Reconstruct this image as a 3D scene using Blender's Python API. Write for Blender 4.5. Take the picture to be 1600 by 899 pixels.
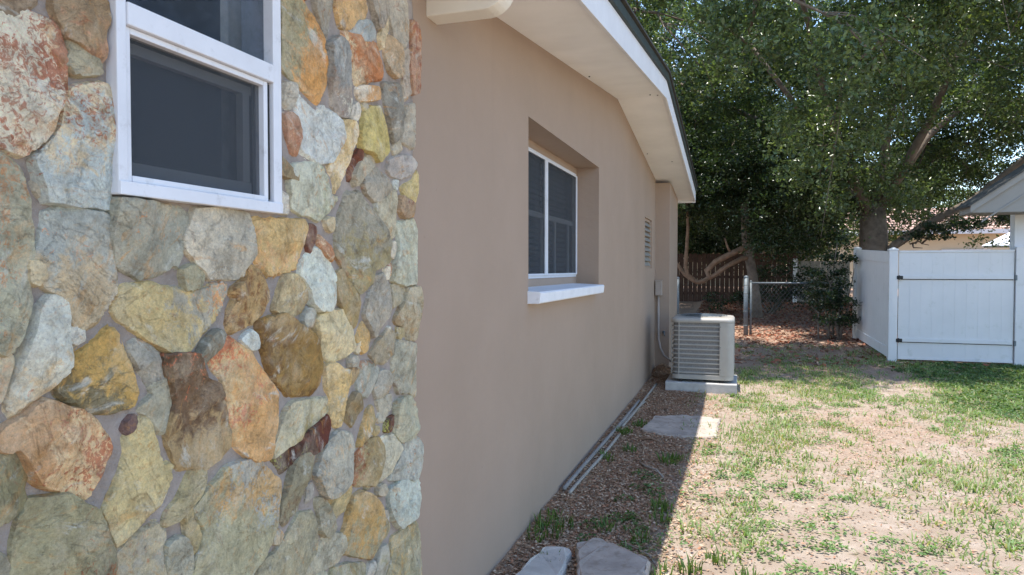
import bpy, bmesh, math, random
import numpy as np
from mathutils import Vector, Matrix
from mathutils.geometry import delaunay_2d_cdt

for o in list(bpy.data.objects):
    bpy.data.objects.remove(o)
scene = bpy.context.scene
COL = scene.collection

# ---------------------------------------------------------------- camera, sky, sun, exposure
EXPOSURE = 1.5
SKY_STRENGTH = 0.15
SUN_STRENGTH = 2.9
SUN_VEC = Vector((-0.085, -0.03, 1.0)).normalized()      # towards the sun
YAW, PITCH, FOCAL_PX = math.radians(18.164), math.radians(1.509), 1082.0

cam_data = bpy.data.cameras.new('camera')
cam_data.sensor_width = 36.0
cam_data.lens = 36.0 * FOCAL_PX / 1600.0
cam_data.clip_start = 0.05
cam_data.clip_end = 2000.0
cam = bpy.data.objects.new('camera', cam_data)
COL.objects.link(cam)
cam.location = (0, 0, 1.5)
fwd = Vector((-math.sin(YAW) * math.cos(PITCH), math.cos(YAW) * math.cos(PITCH), -math.sin(PITCH)))
cam.rotation_euler = fwd.to_track_quat('-Z', 'Y').to_euler()
scene.camera = cam

world = bpy.data.worlds.new('World')
scene.world = world
world.use_nodes = True
wn = world.node_tree
wn.nodes.clear()
sky = wn.nodes.new('ShaderNodeTexSky')
sky.sky_type = 'NISHITA'
sky.sun_disc = False
sky.sun_elevation = math.asin(SUN_VEC.z)
sky.sun_rotation = math.atan2(SUN_VEC.x, SUN_VEC.y)
sky.dust_density = 0.05
sky.ozone_density = 1.6
bgn = wn.nodes.new('ShaderNodeBackground')
bgn.inputs['Strength'].default_value = SKY_STRENGTH
won = wn.nodes.new('ShaderNodeOutputWorld')
wn.links.new(sky.outputs[0], bgn.inputs['Color'])
wn.links.new(bgn.outputs[0], won.inputs['Surface'])

sd = bpy.data.lights.new('sun', 'SUN')
sd.energy = SUN_STRENGTH
sd.angle = math.radians(0.53)
sd.color = (1.0, 0.955, 0.89)
sun = bpy.data.objects.new('sun', sd)
COL.objects.link(sun)
sun.rotation_euler = (-SUN_VEC).to_track_quat('-Z', 'Y').to_euler()
sun.location = (-3, -3, 30)

vs = scene.view_settings
vs.view_transform = 'Standard'
vs.look = 'None'
vs.gamma = 1.0
vs.use_curve_mapping = False
vs.exposure = EXPOSURE
scene.render.engine = 'CYCLES'

# ---------------------------------------------------------------- helpers
RNG = np.random.default_rng(7)
random.seed(7)

def lin(c):
    c = np.asarray(c, float) / 255.0
    return np.where(c <= 0.04045, c / 12.92, ((c + 0.055) / 1.055) ** 2.4)

def rgba(c, k=1.0):
    v = lin(c) * k
    return (float(v[0]), float(v[1]), float(v[2]), 1.0)

def _hash(ix, iy, seed):
    h = (ix.astype(np.int64) * 374761393 + iy.astype(np.int64) * 668265263 + seed * 982451653) & 0xffffffff
    h = ((h ^ (h >> 13)) * 1274126177) & 0xffffffff
    return ((h ^ (h >> 16)) & 0xffff) / 65535.0

def vnoise(x, y, seed=0):
    x = np.asarray(x, float); y = np.asarray(y, float)
    ix, iy = np.floor(x).astype(np.int64), np.floor(y).astype(np.int64)
    fx, fy = x - ix, y - iy
    fx = fx * fx * (3 - 2 * fx); fy = fy * fy * (3 - 2 * fy)
    a = _hash(ix, iy, seed); b = _hash(ix + 1, iy, seed); c = _hash(ix, iy + 1, seed); d = _hash(ix + 1, iy + 1, seed)
    return (a * (1 - fx) + b * fx) * (1 - fy) + (c * (1 - fx) + d * fx) * fy

def fbm(x, y, seed=0, oct=4):
    t, amp, tot = 0, 1.0, 0
    for i in range(oct):
        t = t + amp * vnoise(np.asarray(x) * 2 ** i, np.asarray(y) * 2 ** i, seed + 17 * i); tot += amp; amp *= 0.5
    return t / tot

def smooth(a, b, x):
    t = np.clip((x - a) / (b - a), 0, 1)
    return t * t * (3 - 2 * t)

def link(name, me, mat, parent=None, sm=False):
    o = bpy.data.objects.new(name, me)
    COL.objects.link(o)
    if mat is not None:
        me.materials.append(mat)
    if parent is not None:
        o.parent = parent
    if sm:
        me.polygons.foreach_set('use_smooth', np.ones(len(me.polygons), bool))
    return o

def origin_of(o):
    v = Vector((0, 0, 0))
    while o is not None:
        v += o.location; o = o.parent
    return v

def mesh(name, verts, faces, mat, parent=None, sm=False):
    """verts in world coordinates; one mesh object, child of parent"""
    org = origin_of(parent) if parent is not None else Vector((0, 0, 0))
    me = bpy.data.meshes.new(name)
    me.from_pydata([(v[0] - org.x, v[1] - org.y, v[2] - org.z) for v in verts], [], faces)
    me.update()
    return link(name, me, mat, parent, sm)

def fast_mesh(name, V, Fa, mat, parent=None, sm=False, attrs=None):
    """V (n,3) float, Fa (m,k) int; attrs {name: (n,3|4) colour or (n,) float} on points"""
    org = origin_of(parent) if parent is not None else Vector((0, 0, 0))
    V = np.asarray(V, np.float32) - np.array(org, np.float32)
    Fa = np.asarray(Fa, np.int32)
    me = bpy.data.meshes.new(name)
    me.vertices.add(len(V)); me.vertices.foreach_set('co', V.ravel())
    m, k = Fa.shape
    me.loops.add(m * k); me.loops.foreach_set('vertex_index', Fa.ravel())
    me.polygons.add(m)
    me.polygons.foreach_set('loop_start', np.arange(0, m * k, k, dtype=np.int32))
    if attrs:
        for an, av in attrs.items():
            av = np.asarray(av, np.float32)
            if av.ndim == 1:
                a = me.attributes.new(an, 'FLOAT', 'POINT'); a.data.foreach_set('value', av)
            else:
                if av.shape[1] == 3:
                    av = np.concatenate([av, np.ones((len(av), 1), np.float32)], 1)
                a = me.attributes.new(an, 'FLOAT_COLOR', 'POINT'); a.data.foreach_set('color', np.ascontiguousarray(av).ravel())
    me.update(calc_edges=True)
    me.validate()
    return link(name, me, mat, parent, sm)

class MB:
    """collects boxes, tubes and prisms for ONE mesh object"""
    def __init__(s): s.v, s.f = [], []
    def add(s, vs_, fs_):
        n = len(s.v); s.v += [tuple(p) for p in vs_]; s.f += [tuple(i + n for i in q) for q in fs_]; return s
    def box(s, x0, x1, y0, y1, z0, z1):
        return s.add([(x0, y0, z0), (x1, y0, z0), (x1, y1, z0), (x0, y1, z0), (x0, y0, z1), (x1, y0, z1), (x1, y1, z1), (x0, y1, z1)],
                     [(0, 3, 2, 1), (4, 5, 6, 7), (0, 1, 5, 4), (1, 2, 6, 5), (2, 3, 7, 6), (3, 0, 4, 7)])
    def prism(s, poly, axis, a, b):
        """poly of 2-D points extruded along axis ('x': (y,z), 'y': (x,z), 'z': (x,y))"""
        def P(p, t):
            return (t, p[0], p[1]) if axis == 'x' else (p[0], t, p[1]) if axis == 'y' else (p[0], p[1], t)
        n = len(poly)
        ar = sum(poly[i][0] * poly[(i + 1) % n][1] - poly[(i + 1) % n][0] * poly[i][1] for i in range(n))
        if (ar < 0) != (axis == 'y'): poly = poly[::-1]
        vs_ = [P(p, a) for p in poly] + [P(p, b) for p in poly]
        fs_ = [tuple(range(n))[::-1], tuple(range(n, 2 * n))] + [(i, (i + 1) % n, n + (i + 1) % n, n + i) for i in range(n)]
        return s.add(vs_, fs_)
    def tube(s, pts, rad, n=8, caps=True):
        pts = [Vector(p) for p in pts]
        if not hasattr(rad, '__len__'): rad = [rad] * len(pts)
        prev = None; rings = []
        for i, p in enumerate(pts):
            t = (pts[min(i + 1, len(pts) - 1)] - pts[max(i - 1, 0)]).normalized()
            u = t.orthogonal().normalized() if prev is None else (prev - t * prev.dot(t)).normalized()
            prev = u; w = t.cross(u)
            rings.append([p + (u * math.cos(2 * math.pi * k / n) + w * math.sin(2 * math.pi * k / n)) * rad[i] for k in range(n)])
        vs_ = [q for r in rings for q in r]; fs_ = []
        for i in range(len(rings) - 1):
            for k in range(n):
                a, b = i * n + k, i * n + (k + 1) % n
                fs_.append((a, b, b + n, a + n))
        if caps:
            fs_.append(tuple(range(n))[::-1]); fs_.append(tuple(range(len(vs_) - n, len(vs_))))
        return s.add(vs_, fs_)
    def build(s, name, mat, parent=None, sm=False, bevel=0.0):
        o = mesh(name, s.v, s.f, mat, parent, sm)
        if bevel > 0:
            bm = bmesh.new(); bm.from_mesh(o.data)
            bmesh.ops.bevel(bm, geom=list(bm.edges), offset=bevel, segments=2, affect='EDGES', profile=0.6, clamp_overlap=True)
            bm.to_mesh(o.data); bm.free()
        return o

def thing(name, label, cat, loc=(0, 0, 0), group=None):
    o = bpy.data.objects.new(name, None)
    o.empty_display_size = 0.2
    COL.objects.link(o); o.location = loc
    return tag(o, label, cat, group)

def tag(o, label=None, cat=None, group=None, kind=None):
    if label: o['label'] = label
    if cat: o['category'] = cat
    if group: o['group'] = group
    if kind: o['kind'] = kind
    return o

# ---------------------------------------------------------------- materials
class Mat:
    def __init__(s, name):
        s.m = bpy.data.materials.new(name); s.m.use_nodes = True
        s.t = s.m.node_tree; s.b = s.t.nodes['Principled BSDF']; s.out = s.t.nodes['Material Output']
        s._c = None
    def n(s, typ, **kw):
        nd = s.t.nodes.new(typ)
        for k, v in kw.items():
            setattr(nd, k, v)
        return nd
    def l(s, a, b): s.t.links.new(a, b)
    def obj(s):
        if s._c is None: s._c = s.n('ShaderNodeTexCoord').outputs['Object']
        return s._c
    def noise(s, scale, detail=4, rough=0.55, vec=None, dist=0.0, stretch=None):
        v = vec or s.obj()
        if stretch:
            mp = s.n('ShaderNodeMapping'); mp.inputs['Scale'].default_value = stretch
            s.l(v, mp.inputs['Vector']); v = mp.outputs[0]
        nd = s.n('ShaderNodeTexNoise'); nd.inputs['Scale'].default_value = scale
        nd.inputs['Detail'].default_value = detail; nd.inputs['Roughness'].default_value = rough
        nd.inputs['Distortion'].default_value = dist
        s.l(v, nd.inputs['Vector']); return nd.outputs['Fac']
    def ramp(s, fac, stops):
        r = s.n('ShaderNodeValToRGB'); e = r.color_ramp.elements
        while len(e) < len(stops): e.new(0.5)
        for i, (p, c) in enumerate(stops):
            e[i].position = p; e[i].color = c if len(c) == 4 else (*c, 1)
        s.l(fac, r.inputs[0]); return r.outputs[0]
    def mix(s, fac, a, b, mode='MIX'):
        x = s.n('ShaderNodeMix', data_type='RGBA', blend_type=mode)
        for sock, val in ((x.inputs[0], fac), (x.inputs[6], a), (x.inputs[7], b)):
            if hasattr(val, 'is_linked'): s.l(val, sock)
            else: sock.default_value = val
        return x.outputs[2]
    def math(s, op, a, b=0.0, clamp=False):
        x = s.n('ShaderNodeMath', operation=op); x.use_clamp = clamp
        for sock, val in ((x.inputs[0], a), (x.inputs[1], b)):
            if hasattr(val, 'is_linked'): s.l(val, sock)
            else: sock.default_value = val
        return x.outputs[0]
    def sstep(s, v, lo, hi):
        x = s.n('ShaderNodeMapRange', interpolation_type='SMOOTHSTEP')
        s.l(v, x.inputs['Value']); x.inputs['From Min'].default_value = lo; x.inputs['From Max'].default_value = hi
        return x.outputs['Result']
    def attr(s, name):
        a = s.n('ShaderNodeAttribute'); a.attribute_name = name; return a
    def bump(s, h, strength, dist=0.01):
        b = s.n('ShaderNodeBump'); b.inputs['Strength'].default_value = strength; b.inputs['Distance'].default_value = dist
        s.l(h, b.inputs['Height']); s.l(b.outputs[0], s.b.inputs['Normal'])
    def set(s, **kw):
        for k, v in kw.items():
            sock = s.b.inputs[k.replace('_', ' ')]
            if hasattr(v, 'is_linked'): s.l(v, sock)
            else: sock.default_value = v
        return s

def simple(name, col, rough=0.6, var=0.12, scale=6, bump=0.0, bscale=60, metal=0.0, dirt=None, spec=0.4):
    m = Mat(name)
    c = (*col, 1)
    n1 = m.noise(scale, 6, 0.6)
    lo = tuple(x * (1 - var) for x in col) + (1,); hi = tuple(min(1, x * (1 + var)) for x in col) + (1,)
    colr = m.ramp(n1, [(0.3, lo), (0.7, hi)])
    if dirt:
        d = m.sstep(m.noise(scale * 2.3, 8, 0.7), dirt[1], dirt[1] + 0.15)
        colr = m.mix(m.math('MULTIPLY', d, dirt[2]), colr, (*dirt[0], 1))
    m.set(Base_Color=colr, Roughness=rough, Metallic=metal, Specular_IOR_Level=spec)
    if bump: m.bump(m.noise(bscale, 5, 0.6), bump, 0.004)
    return m.m

M = {}
# painted stucco of the side wall
m = Mat('taupe_stucco')
base = m.ramp(m.noise(1.3, 6, 0.6), [(0.3, rgba((159, 139, 122), 1.0)), (0.7, rgba((167, 146, 129), 1.0))])
streak = m.sstep(m.noise(9, 6, 0.65, stretch=(1, 1, 0.07)), 0.56, 0.8)
base = m.mix(m.math('MULTIPLY', streak, 0.09), base, rgba((126, 110, 98)))
spots = m.sstep(m.noise(30, 3, 0.5), 0.73, 0.78)
base = m.mix(m.math('MULTIPLY', spots, 0.25), base, rgba((118, 102, 90)))
m.set(Base_Color=base, Roughness=0.75, Specular_IOR_Level=0.25)
hb = m.math('ADD', m.math('MULTIPLY', m.noise(170, 4, 0.6), 0.5), m.math('MULTIPLY', m.noise(9, 5, 0.6), 2.2))
m.bump(hb, 0.55, 0.004)
M['stucco'] = m.m
# veneer stone: tones come with the mesh, the shader breaks them up
m = Mat('field_stone')
wob = m.noise(38, 8, 0.68, dist=0.6)
mixv = m.math('ADD', m.attr('mixa').outputs['Fac'], m.math('MULTIPLY', m.math('SUBTRACT', wob, 0.5), 1.7))
c = m.mix(m.sstep(mixv, 0.34, 0.66), m.attr('tone_a').outputs['Color'], m.attr('tone_b').outputs['Color'])
oi = m.n('ShaderNodeObjectInfo').outputs['Random']
rot = m.n('ShaderNodeVectorRotate'); rot.rotation_type = 'X_AXIS'
m.l(m.obj(), rot.inputs['Vector']); m.l(m.math('MULTIPLY', oi, 6.28), rot.inputs['Angle'])
addv = m.n('ShaderNodeVectorMath', operation='ADD')
cmb = m.n('ShaderNodeCombineXYZ'); m.l(m.math('MULTIPLY', oi, 37.0), cmb.inputs[0]); m.l(m.math('MULTIPLY', oi, 91.0), cmb.inputs[1])
m.l(rot.outputs[0], addv.inputs[0]); m.l(cmb.outputs[0], addv.inputs[1])
stv = addv.outputs[0]
st1 = m.sstep(m.noise(13, 9, 0.68, vec=stv, dist=0.8, stretch=(1, 1, 3.2)), 0.54, 0.68)
c = m.mix(m.math('MULTIPLY', st1, 0.48), c, rgba((196, 142, 74), 1.25))
st2 = m.sstep(m.noise(17, 9, 0.7, vec=stv, dist=0.8, stretch=(1.3, 2.6, 1)), 0.60, 0.72)
c = m.mix(m.math('MULTIPLY', st2, 0.6), c, rgba((160, 84, 44), 1.2))
st3 = m.sstep(m.noise(10, 9, 0.68, vec=stv, dist=0.6, stretch=(1, 1, 2.2)), 0.56, 0.70)
c = m.mix(m.math('MULTIPLY', st3, 0.7), c, rgba((214, 214, 204), 1.2))
fr = m.noise(75, 8, 0.72, dist=1.0)
rv = m.math('ADD', m.attr('rusta').outputs['Fac'], m.math('MULTIPLY', m.math('SUBTRACT', fr, 0.5), 2.2))
c = m.mix(m.math('MULTIPLY', m.sstep(rv, 0.42, 0.66), 0.85), c, m.attr('tone_r').outputs['Color'])
mo = m.ramp(m.noise(22, 9, 0.7), [(0.27, (0.5, 0.49, 0.47, 1)), (0.5, (1, 1, 1, 1)), (0.75, (1.42, 1.4, 1.34, 1))])
c = m.mix(0.85, c, mo, 'MULTIPLY')
vein = m.noise(11, 9, 0.66, dist=1.2)
pale = m.sstep(m.noise(8.5, 9, 0.68, dist=0.7), 0.44, 0.68)
c = m.mix(m.math('MULTIPLY', pale, 0.34), c, rgba((230, 216, 188), 1.1))
dkp = m.sstep(m.noise(12, 9, 0.7, dist=0.9), 0.56, 0.74)
c = m.mix(m.math('MULTIPLY', dkp, 0.5), c, rgba((150, 112, 62)))
vn = m.sstep(m.math('ABSOLUTE', m.math('SUBTRACT', vein, 0.5)), 0.0, 0.022)
c = m.mix(m.math('MULTIPLY', m.math('SUBTRACT', 1.0, vn), 0.14), c, rgba((112, 96, 78)))
sp = m.sstep(m.noise(150, 3, 0.5), 0.70, 0.75)
c = m.mix(m.math('MULTIPLY', sp, 0.3), c, rgba((150, 100, 66)))
fg = m.ramp(m.noise(170, 10, 0.8), [(0.3, (0.55, 0.53, 0.5, 1)), (0.5, (1, 1, 1, 1)), (0.7, (1.38, 1.36, 1.3, 1))])
c = m.mix(0.7, c, fg, 'MULTIPLY')
pit = m.sstep(m.noise(95, 4, 0.6, dist=0.5), 0.66, 0.72)
c = m.mix(m.math('MULTIPLY', pit, 0.5), c, rgba((96, 80, 62)))
ck = m.noise(6.5, 10, 0.6, dist=1.6)
cr_ = m.math('SUBTRACT', 1.0, m.sstep(m.math('ABSOLUTE', m.math('SUBTRACT', ck, 0.5)), 0.0, 0.009))
m.set(Base_Color=c, Roughness=0.72, Specular_IOR_Level=0.35)
hb = m.math('ADD', m.math('MULTIPLY', vein, 1.6), m.math('ADD', m.math('MULTIPLY', m.noise(60, 10, 0.75), 1.2), m.math('SUBTRACT', m.math('MULTIPLY', fr, 0.6), m.math('MULTIPLY', cr_, 0.22))))
m.bump(hb, 1.0, 0.009)
M['stone'] = m.m
m = Mat('stone_mortar')
c = m.ramp(m.noise(16, 8, 0.65), [(0.25, rgba((156, 144, 134))), (0.6, rgba((188, 175, 165))), (0.8, rgba((208, 197, 187)))])
gr = m.sstep(m.noise(330, 2, 0.5), 0.66, 0.72)
c = m.mix(m.math('MULTIPLY', gr, 0.5), c, rgba((205, 200, 200)))
m.set(Base_Color=c, Roughness=0.9, Specular_IOR_Level=0.2)
m.bump(m.math('ADD', m.noise(260, 5, 0.7), m.math('MULTIPLY', m.noise(45, 8, 0.7), 2.2)), 1.0, 0.006)
M['mortar'] = m.m
M['stucco_pale'] = simple('taupe_painted_metal', (0.36, 0.30, 0.255), 0.6, 0.08, 9)
M['white_metal'] = simple('painted_white_aluminium', (0.70, 0.71, 0.745), 0.45, 0.06, 9, 0.12, 120, dirt=((0.35, 0.34, 0.34), 0.55, 0.35))
M['white_paint'] = simple('white_trim_paint', (0.74, 0.74, 0.75), 0.5, 0.05, 5, 0.1, 80, dirt=((0.42, 0.38, 0.32), 0.6, 0.3))
M['cream_paint'] = simple('cream_eave_paint', (0.78, 0.74, 0.65), 0.55, 0.07, 4, 0.1, 60, dirt=((0.36, 0.3, 0.24), 0.6, 0.3))
M['soffit'] = simple('soffit_paint', (0.90, 0.89, 0.87), 0.7, 0.05, 3, 0.12, 40)
M['roof_dark'] = simple('dark_green_roof_edge', (0.028, 0.04, 0.036), 0.6, 0.25, 14, 0.3, 90)
M['shingle'] = simple('roof_shingle', (0.06, 0.06, 0.055), 0.9, 0.3, 30, 0.5, 120)
M['sill'] = simple('weathered_white_sill', (0.78, 0.79, 0.82), 0.55, 0.06, 10, 0.25, 70, dirt=((0.35, 0.34, 0.33), 0.58, 0.5))
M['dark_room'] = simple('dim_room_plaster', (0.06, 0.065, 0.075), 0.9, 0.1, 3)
M['curtain'] = simple('beige_curtain', (0.78, 0.72, 0.62), 0.9, 0.08, 6)
M['blind'] = simple('grey_blind', (0.32, 0.33, 0.34), 0.8, 0.1, 6)
M['black'] = simple('black_plastic', (0.012, 0.012, 0.014), 0.45, 0.2, 20)
m = Mat('window_glass')
dustn = m.sstep(m.noise(26, 8, 0.75), 0.35, 0.85)
m.set(Base_Color=(0.10, 0.12, 0.15, 1), Roughness=m.math('ADD', 0.05, m.math('MULTIPLY', dustn, 0.18)), Specular_IOR_Level=0.5)
trn = m.n('ShaderNodeBsdfTransparent'); trn.inputs[0].default_value = (0.84, 0.87, 0.90, 1)
mx = m.n('ShaderNodeMixShader'); m.l(m.math('SUBTRACT', 0.78, m.math('MULTIPLY', dustn, 0.22)), mx.inputs[0])
m.l(m.b.outputs[0], mx.inputs[1]); m.l(trn.outputs[0], mx.inputs[2]); m.l(mx.outputs[0], m.out.inputs['Surface'])
M['glass'] = m.m
m = Mat('insect_screen')
m.set(Base_Color=(0.05, 0.058, 0.068, 1), Roughness=0.7)
trn = m.n('ShaderNodeBsdfTransparent')
mx = m.n('ShaderNodeMixShader'); mx.inputs[0].default_value = 0.62
m.l(m.b.outputs[0], mx.inputs[1]); m.l(trn.outputs[0], mx.inputs[2]); m.l(mx.outputs[0], m.out.inputs['Surface'])
M['screen'] = m.m
M['ac_metal'] = simple('beige_grey_cabinet', (0.37, 0.345, 0.305), 0.5, 0.06, 7, 0.05, 200, dirt=((0.3, 0.27, 0.22), 0.58, 0.35))
M['ac_coil'] = simple('dusty_coil_fins', (0.22, 0.21, 0.20), 0.8, 0.2, 60, 0.5, 300)
M['concrete'] = simple('pale_concrete', (0.46, 0.44, 0.41), 0.9, 0.14, 9, 0.5, 70, dirt=((0.25, 0.22, 0.19), 0.55, 0.5))
M['slab'] = simple('weathered_paving_concrete', (0.42, 0.345, 0.285), 0.92, 0.2, 7, 0.6, 55, dirt=((0.26, 0.2, 0.15), 0.5, 0.7))
M['slab_grey'] = simple('grey_paving_concrete', (0.46, 0.41, 0.36), 0.92, 0.16, 7, 0.6, 55, dirt=((0.24, 0.22, 0.2), 0.56, 0.6))
M['pvc'] = simple('weathered_pvc', (0.32, 0.28, 0.235), 0.6, 0.15, 14, 0.1, 60, dirt=((0.2, 0.17, 0.14), 0.52, 0.6))
M['pvc_grey'] = simple('grey_conduit', (0.25, 0.225, 0.205), 0.65, 0.15, 14, 0.1, 60, dirt=((0.2, 0.17, 0.14), 0.52, 0.6))
M['vinyl'] = simple('white_vinyl', (0.66, 0.64, 0.62), 0.42, 0.05, 2, 0.05, 30, dirt=((0.42, 0.42, 0.34), 0.55, 0.35))
M['galv'] = simple('galvanised_steel', (0.14, 0.16, 0.17), 0.55, 0.2, 30, 0.1, 100, metal=0.3)
M['cedar'] = simple('dark_fence_wood', (0.07, 0.036, 0.024), 0.85, 0.35, 5, 0.5, 40)
M['bark'] = simple('grey_brown_bark', (0.17, 0.135, 0.105), 0.9, 0.35, 9, 0.9, 26)
M['bark_pale'] = simple('tan_smooth_bark', (0.22, 0.135, 0.085), 0.85, 0.3, 7, 0.6, 30)
M['far_wall'] = simple('pale_yellow_stucco', (0.62, 0.55, 0.40), 0.8, 0.05, 1)
M['far_white'] = simple('far_white_wall', (0.72, 0.72, 0.72), 0.7, 0.05, 1)
M['tile_roof'] = simple('terracotta_roof_tile', (0.52, 0.34, 0.26), 0.85, 0.25, 3, 0.3, 12)
M['neighbour_wall'] = simple('neighbour_white_stucco', (0.68, 0.69, 0.71), 0.8, 0.04, 2, 0.2, 80)
M['neighbour_soffit'] = simple('neighbour_grey_soffit', (0.27, 0.25, 0.22), 0.75, 0.08, 3, 0.2, 30)

def leaf_mat(name, trans=0.3, rough=0.36, spec=0.5):
    m = Mat(name)
    c = m.attr('tint').outputs['Color']
    m.set(Base_Color=c, Roughness=rough, Specular_IOR_Level=spec)
    t = m.n('ShaderNodeBsdfTranslucent'); m.l(m.mix(1.0, c, (1.25, 1.3, 0.6, 1), 'MULTIPLY'), t.inputs[0])
    mx = m.n('ShaderNodeMixShader'); mx.inputs[0].default_value = trans
    m.l(m.b.outputs[0], mx.inputs[1]); m.l(t.outputs[0], mx.inputs[2]); m.l(mx.outputs[0], m.out.inputs['Surface'])
    return m.m
M['oak_leaf'] = leaf_mat('glossy_green_leaf', 0.40, 0.3, 0.6)
M['grass'] = leaf_mat('grass_blade', 0.42, 0.5, 0.35)
M['litter'] = leaf_mat('dry_leaf_litter', 0.08, 0.8, 0.2)

# ground: sand, dirt and leaf mould, mixed by masks stored with the mesh
m = Mat('sandy_yard_soil')
sandc = m.ramp(m.noise(5, 9, 0.65), [(0.25, (0.27, 0.20, 0.145, 1)), (0.55, (0.37, 0.295, 0.23, 1)), (0.8, (0.48, 0.41, 0.35, 1))])
mould = m.ramp(m.noise(38, 9, 0.75), [(0.3, (0.20, 0.125, 0.085, 1)), (0.55, (0.41, 0.275, 0.195, 1)), (0.75, (0.56, 0.42, 0.315, 1))])
mk = m.math('ADD', m.attr('mould').outputs['Fac'], m.math('MULTIPLY', m.math('SUBTRACT', m.noise(11, 8, 0.7), 0.5), 1.1))
c = m.mix(m.sstep(mk, 0.3, 0.75), sandc, mould)
lit_shade = m.ramp(m.noise(45, 10, 0.78), [(0.3, (0.19, 0.11, 0.07, 1)), (0.52, (0.42, 0.265, 0.165, 1)), (0.74, (0.58, 0.42, 0.29, 1))])  # wall strip: litter brown warmed to set its tone in the eave shade
mm = m.math('ADD', m.attr('shade_litter').outputs['Fac'], m.math('MULTIPLY', m.math('SUBTRACT', m.noise(9, 8, 0.7), 0.5), 1.2))
c = m.mix(m.sstep(mm, 0.3, 0.7), c, lit_shade)
gn = m.sstep(m.noise(140, 3, 0.6), 0.6, 0.75)
c = m.mix(m.math('MULTIPLY', gn, 0.35), c, (0.16, 0.105, 0.075, 1))
m.set(Base_Color=c, Roughness=0.95, Specular_IOR_Level=0.15)
m.bump(m.math('ADD', m.math('MULTIPLY', m.noise(18, 8, 0.65), 2.5), m.noise(120, 6, 0.7)), 0.8, 0.012)
M['ground'] = m.m
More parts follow.
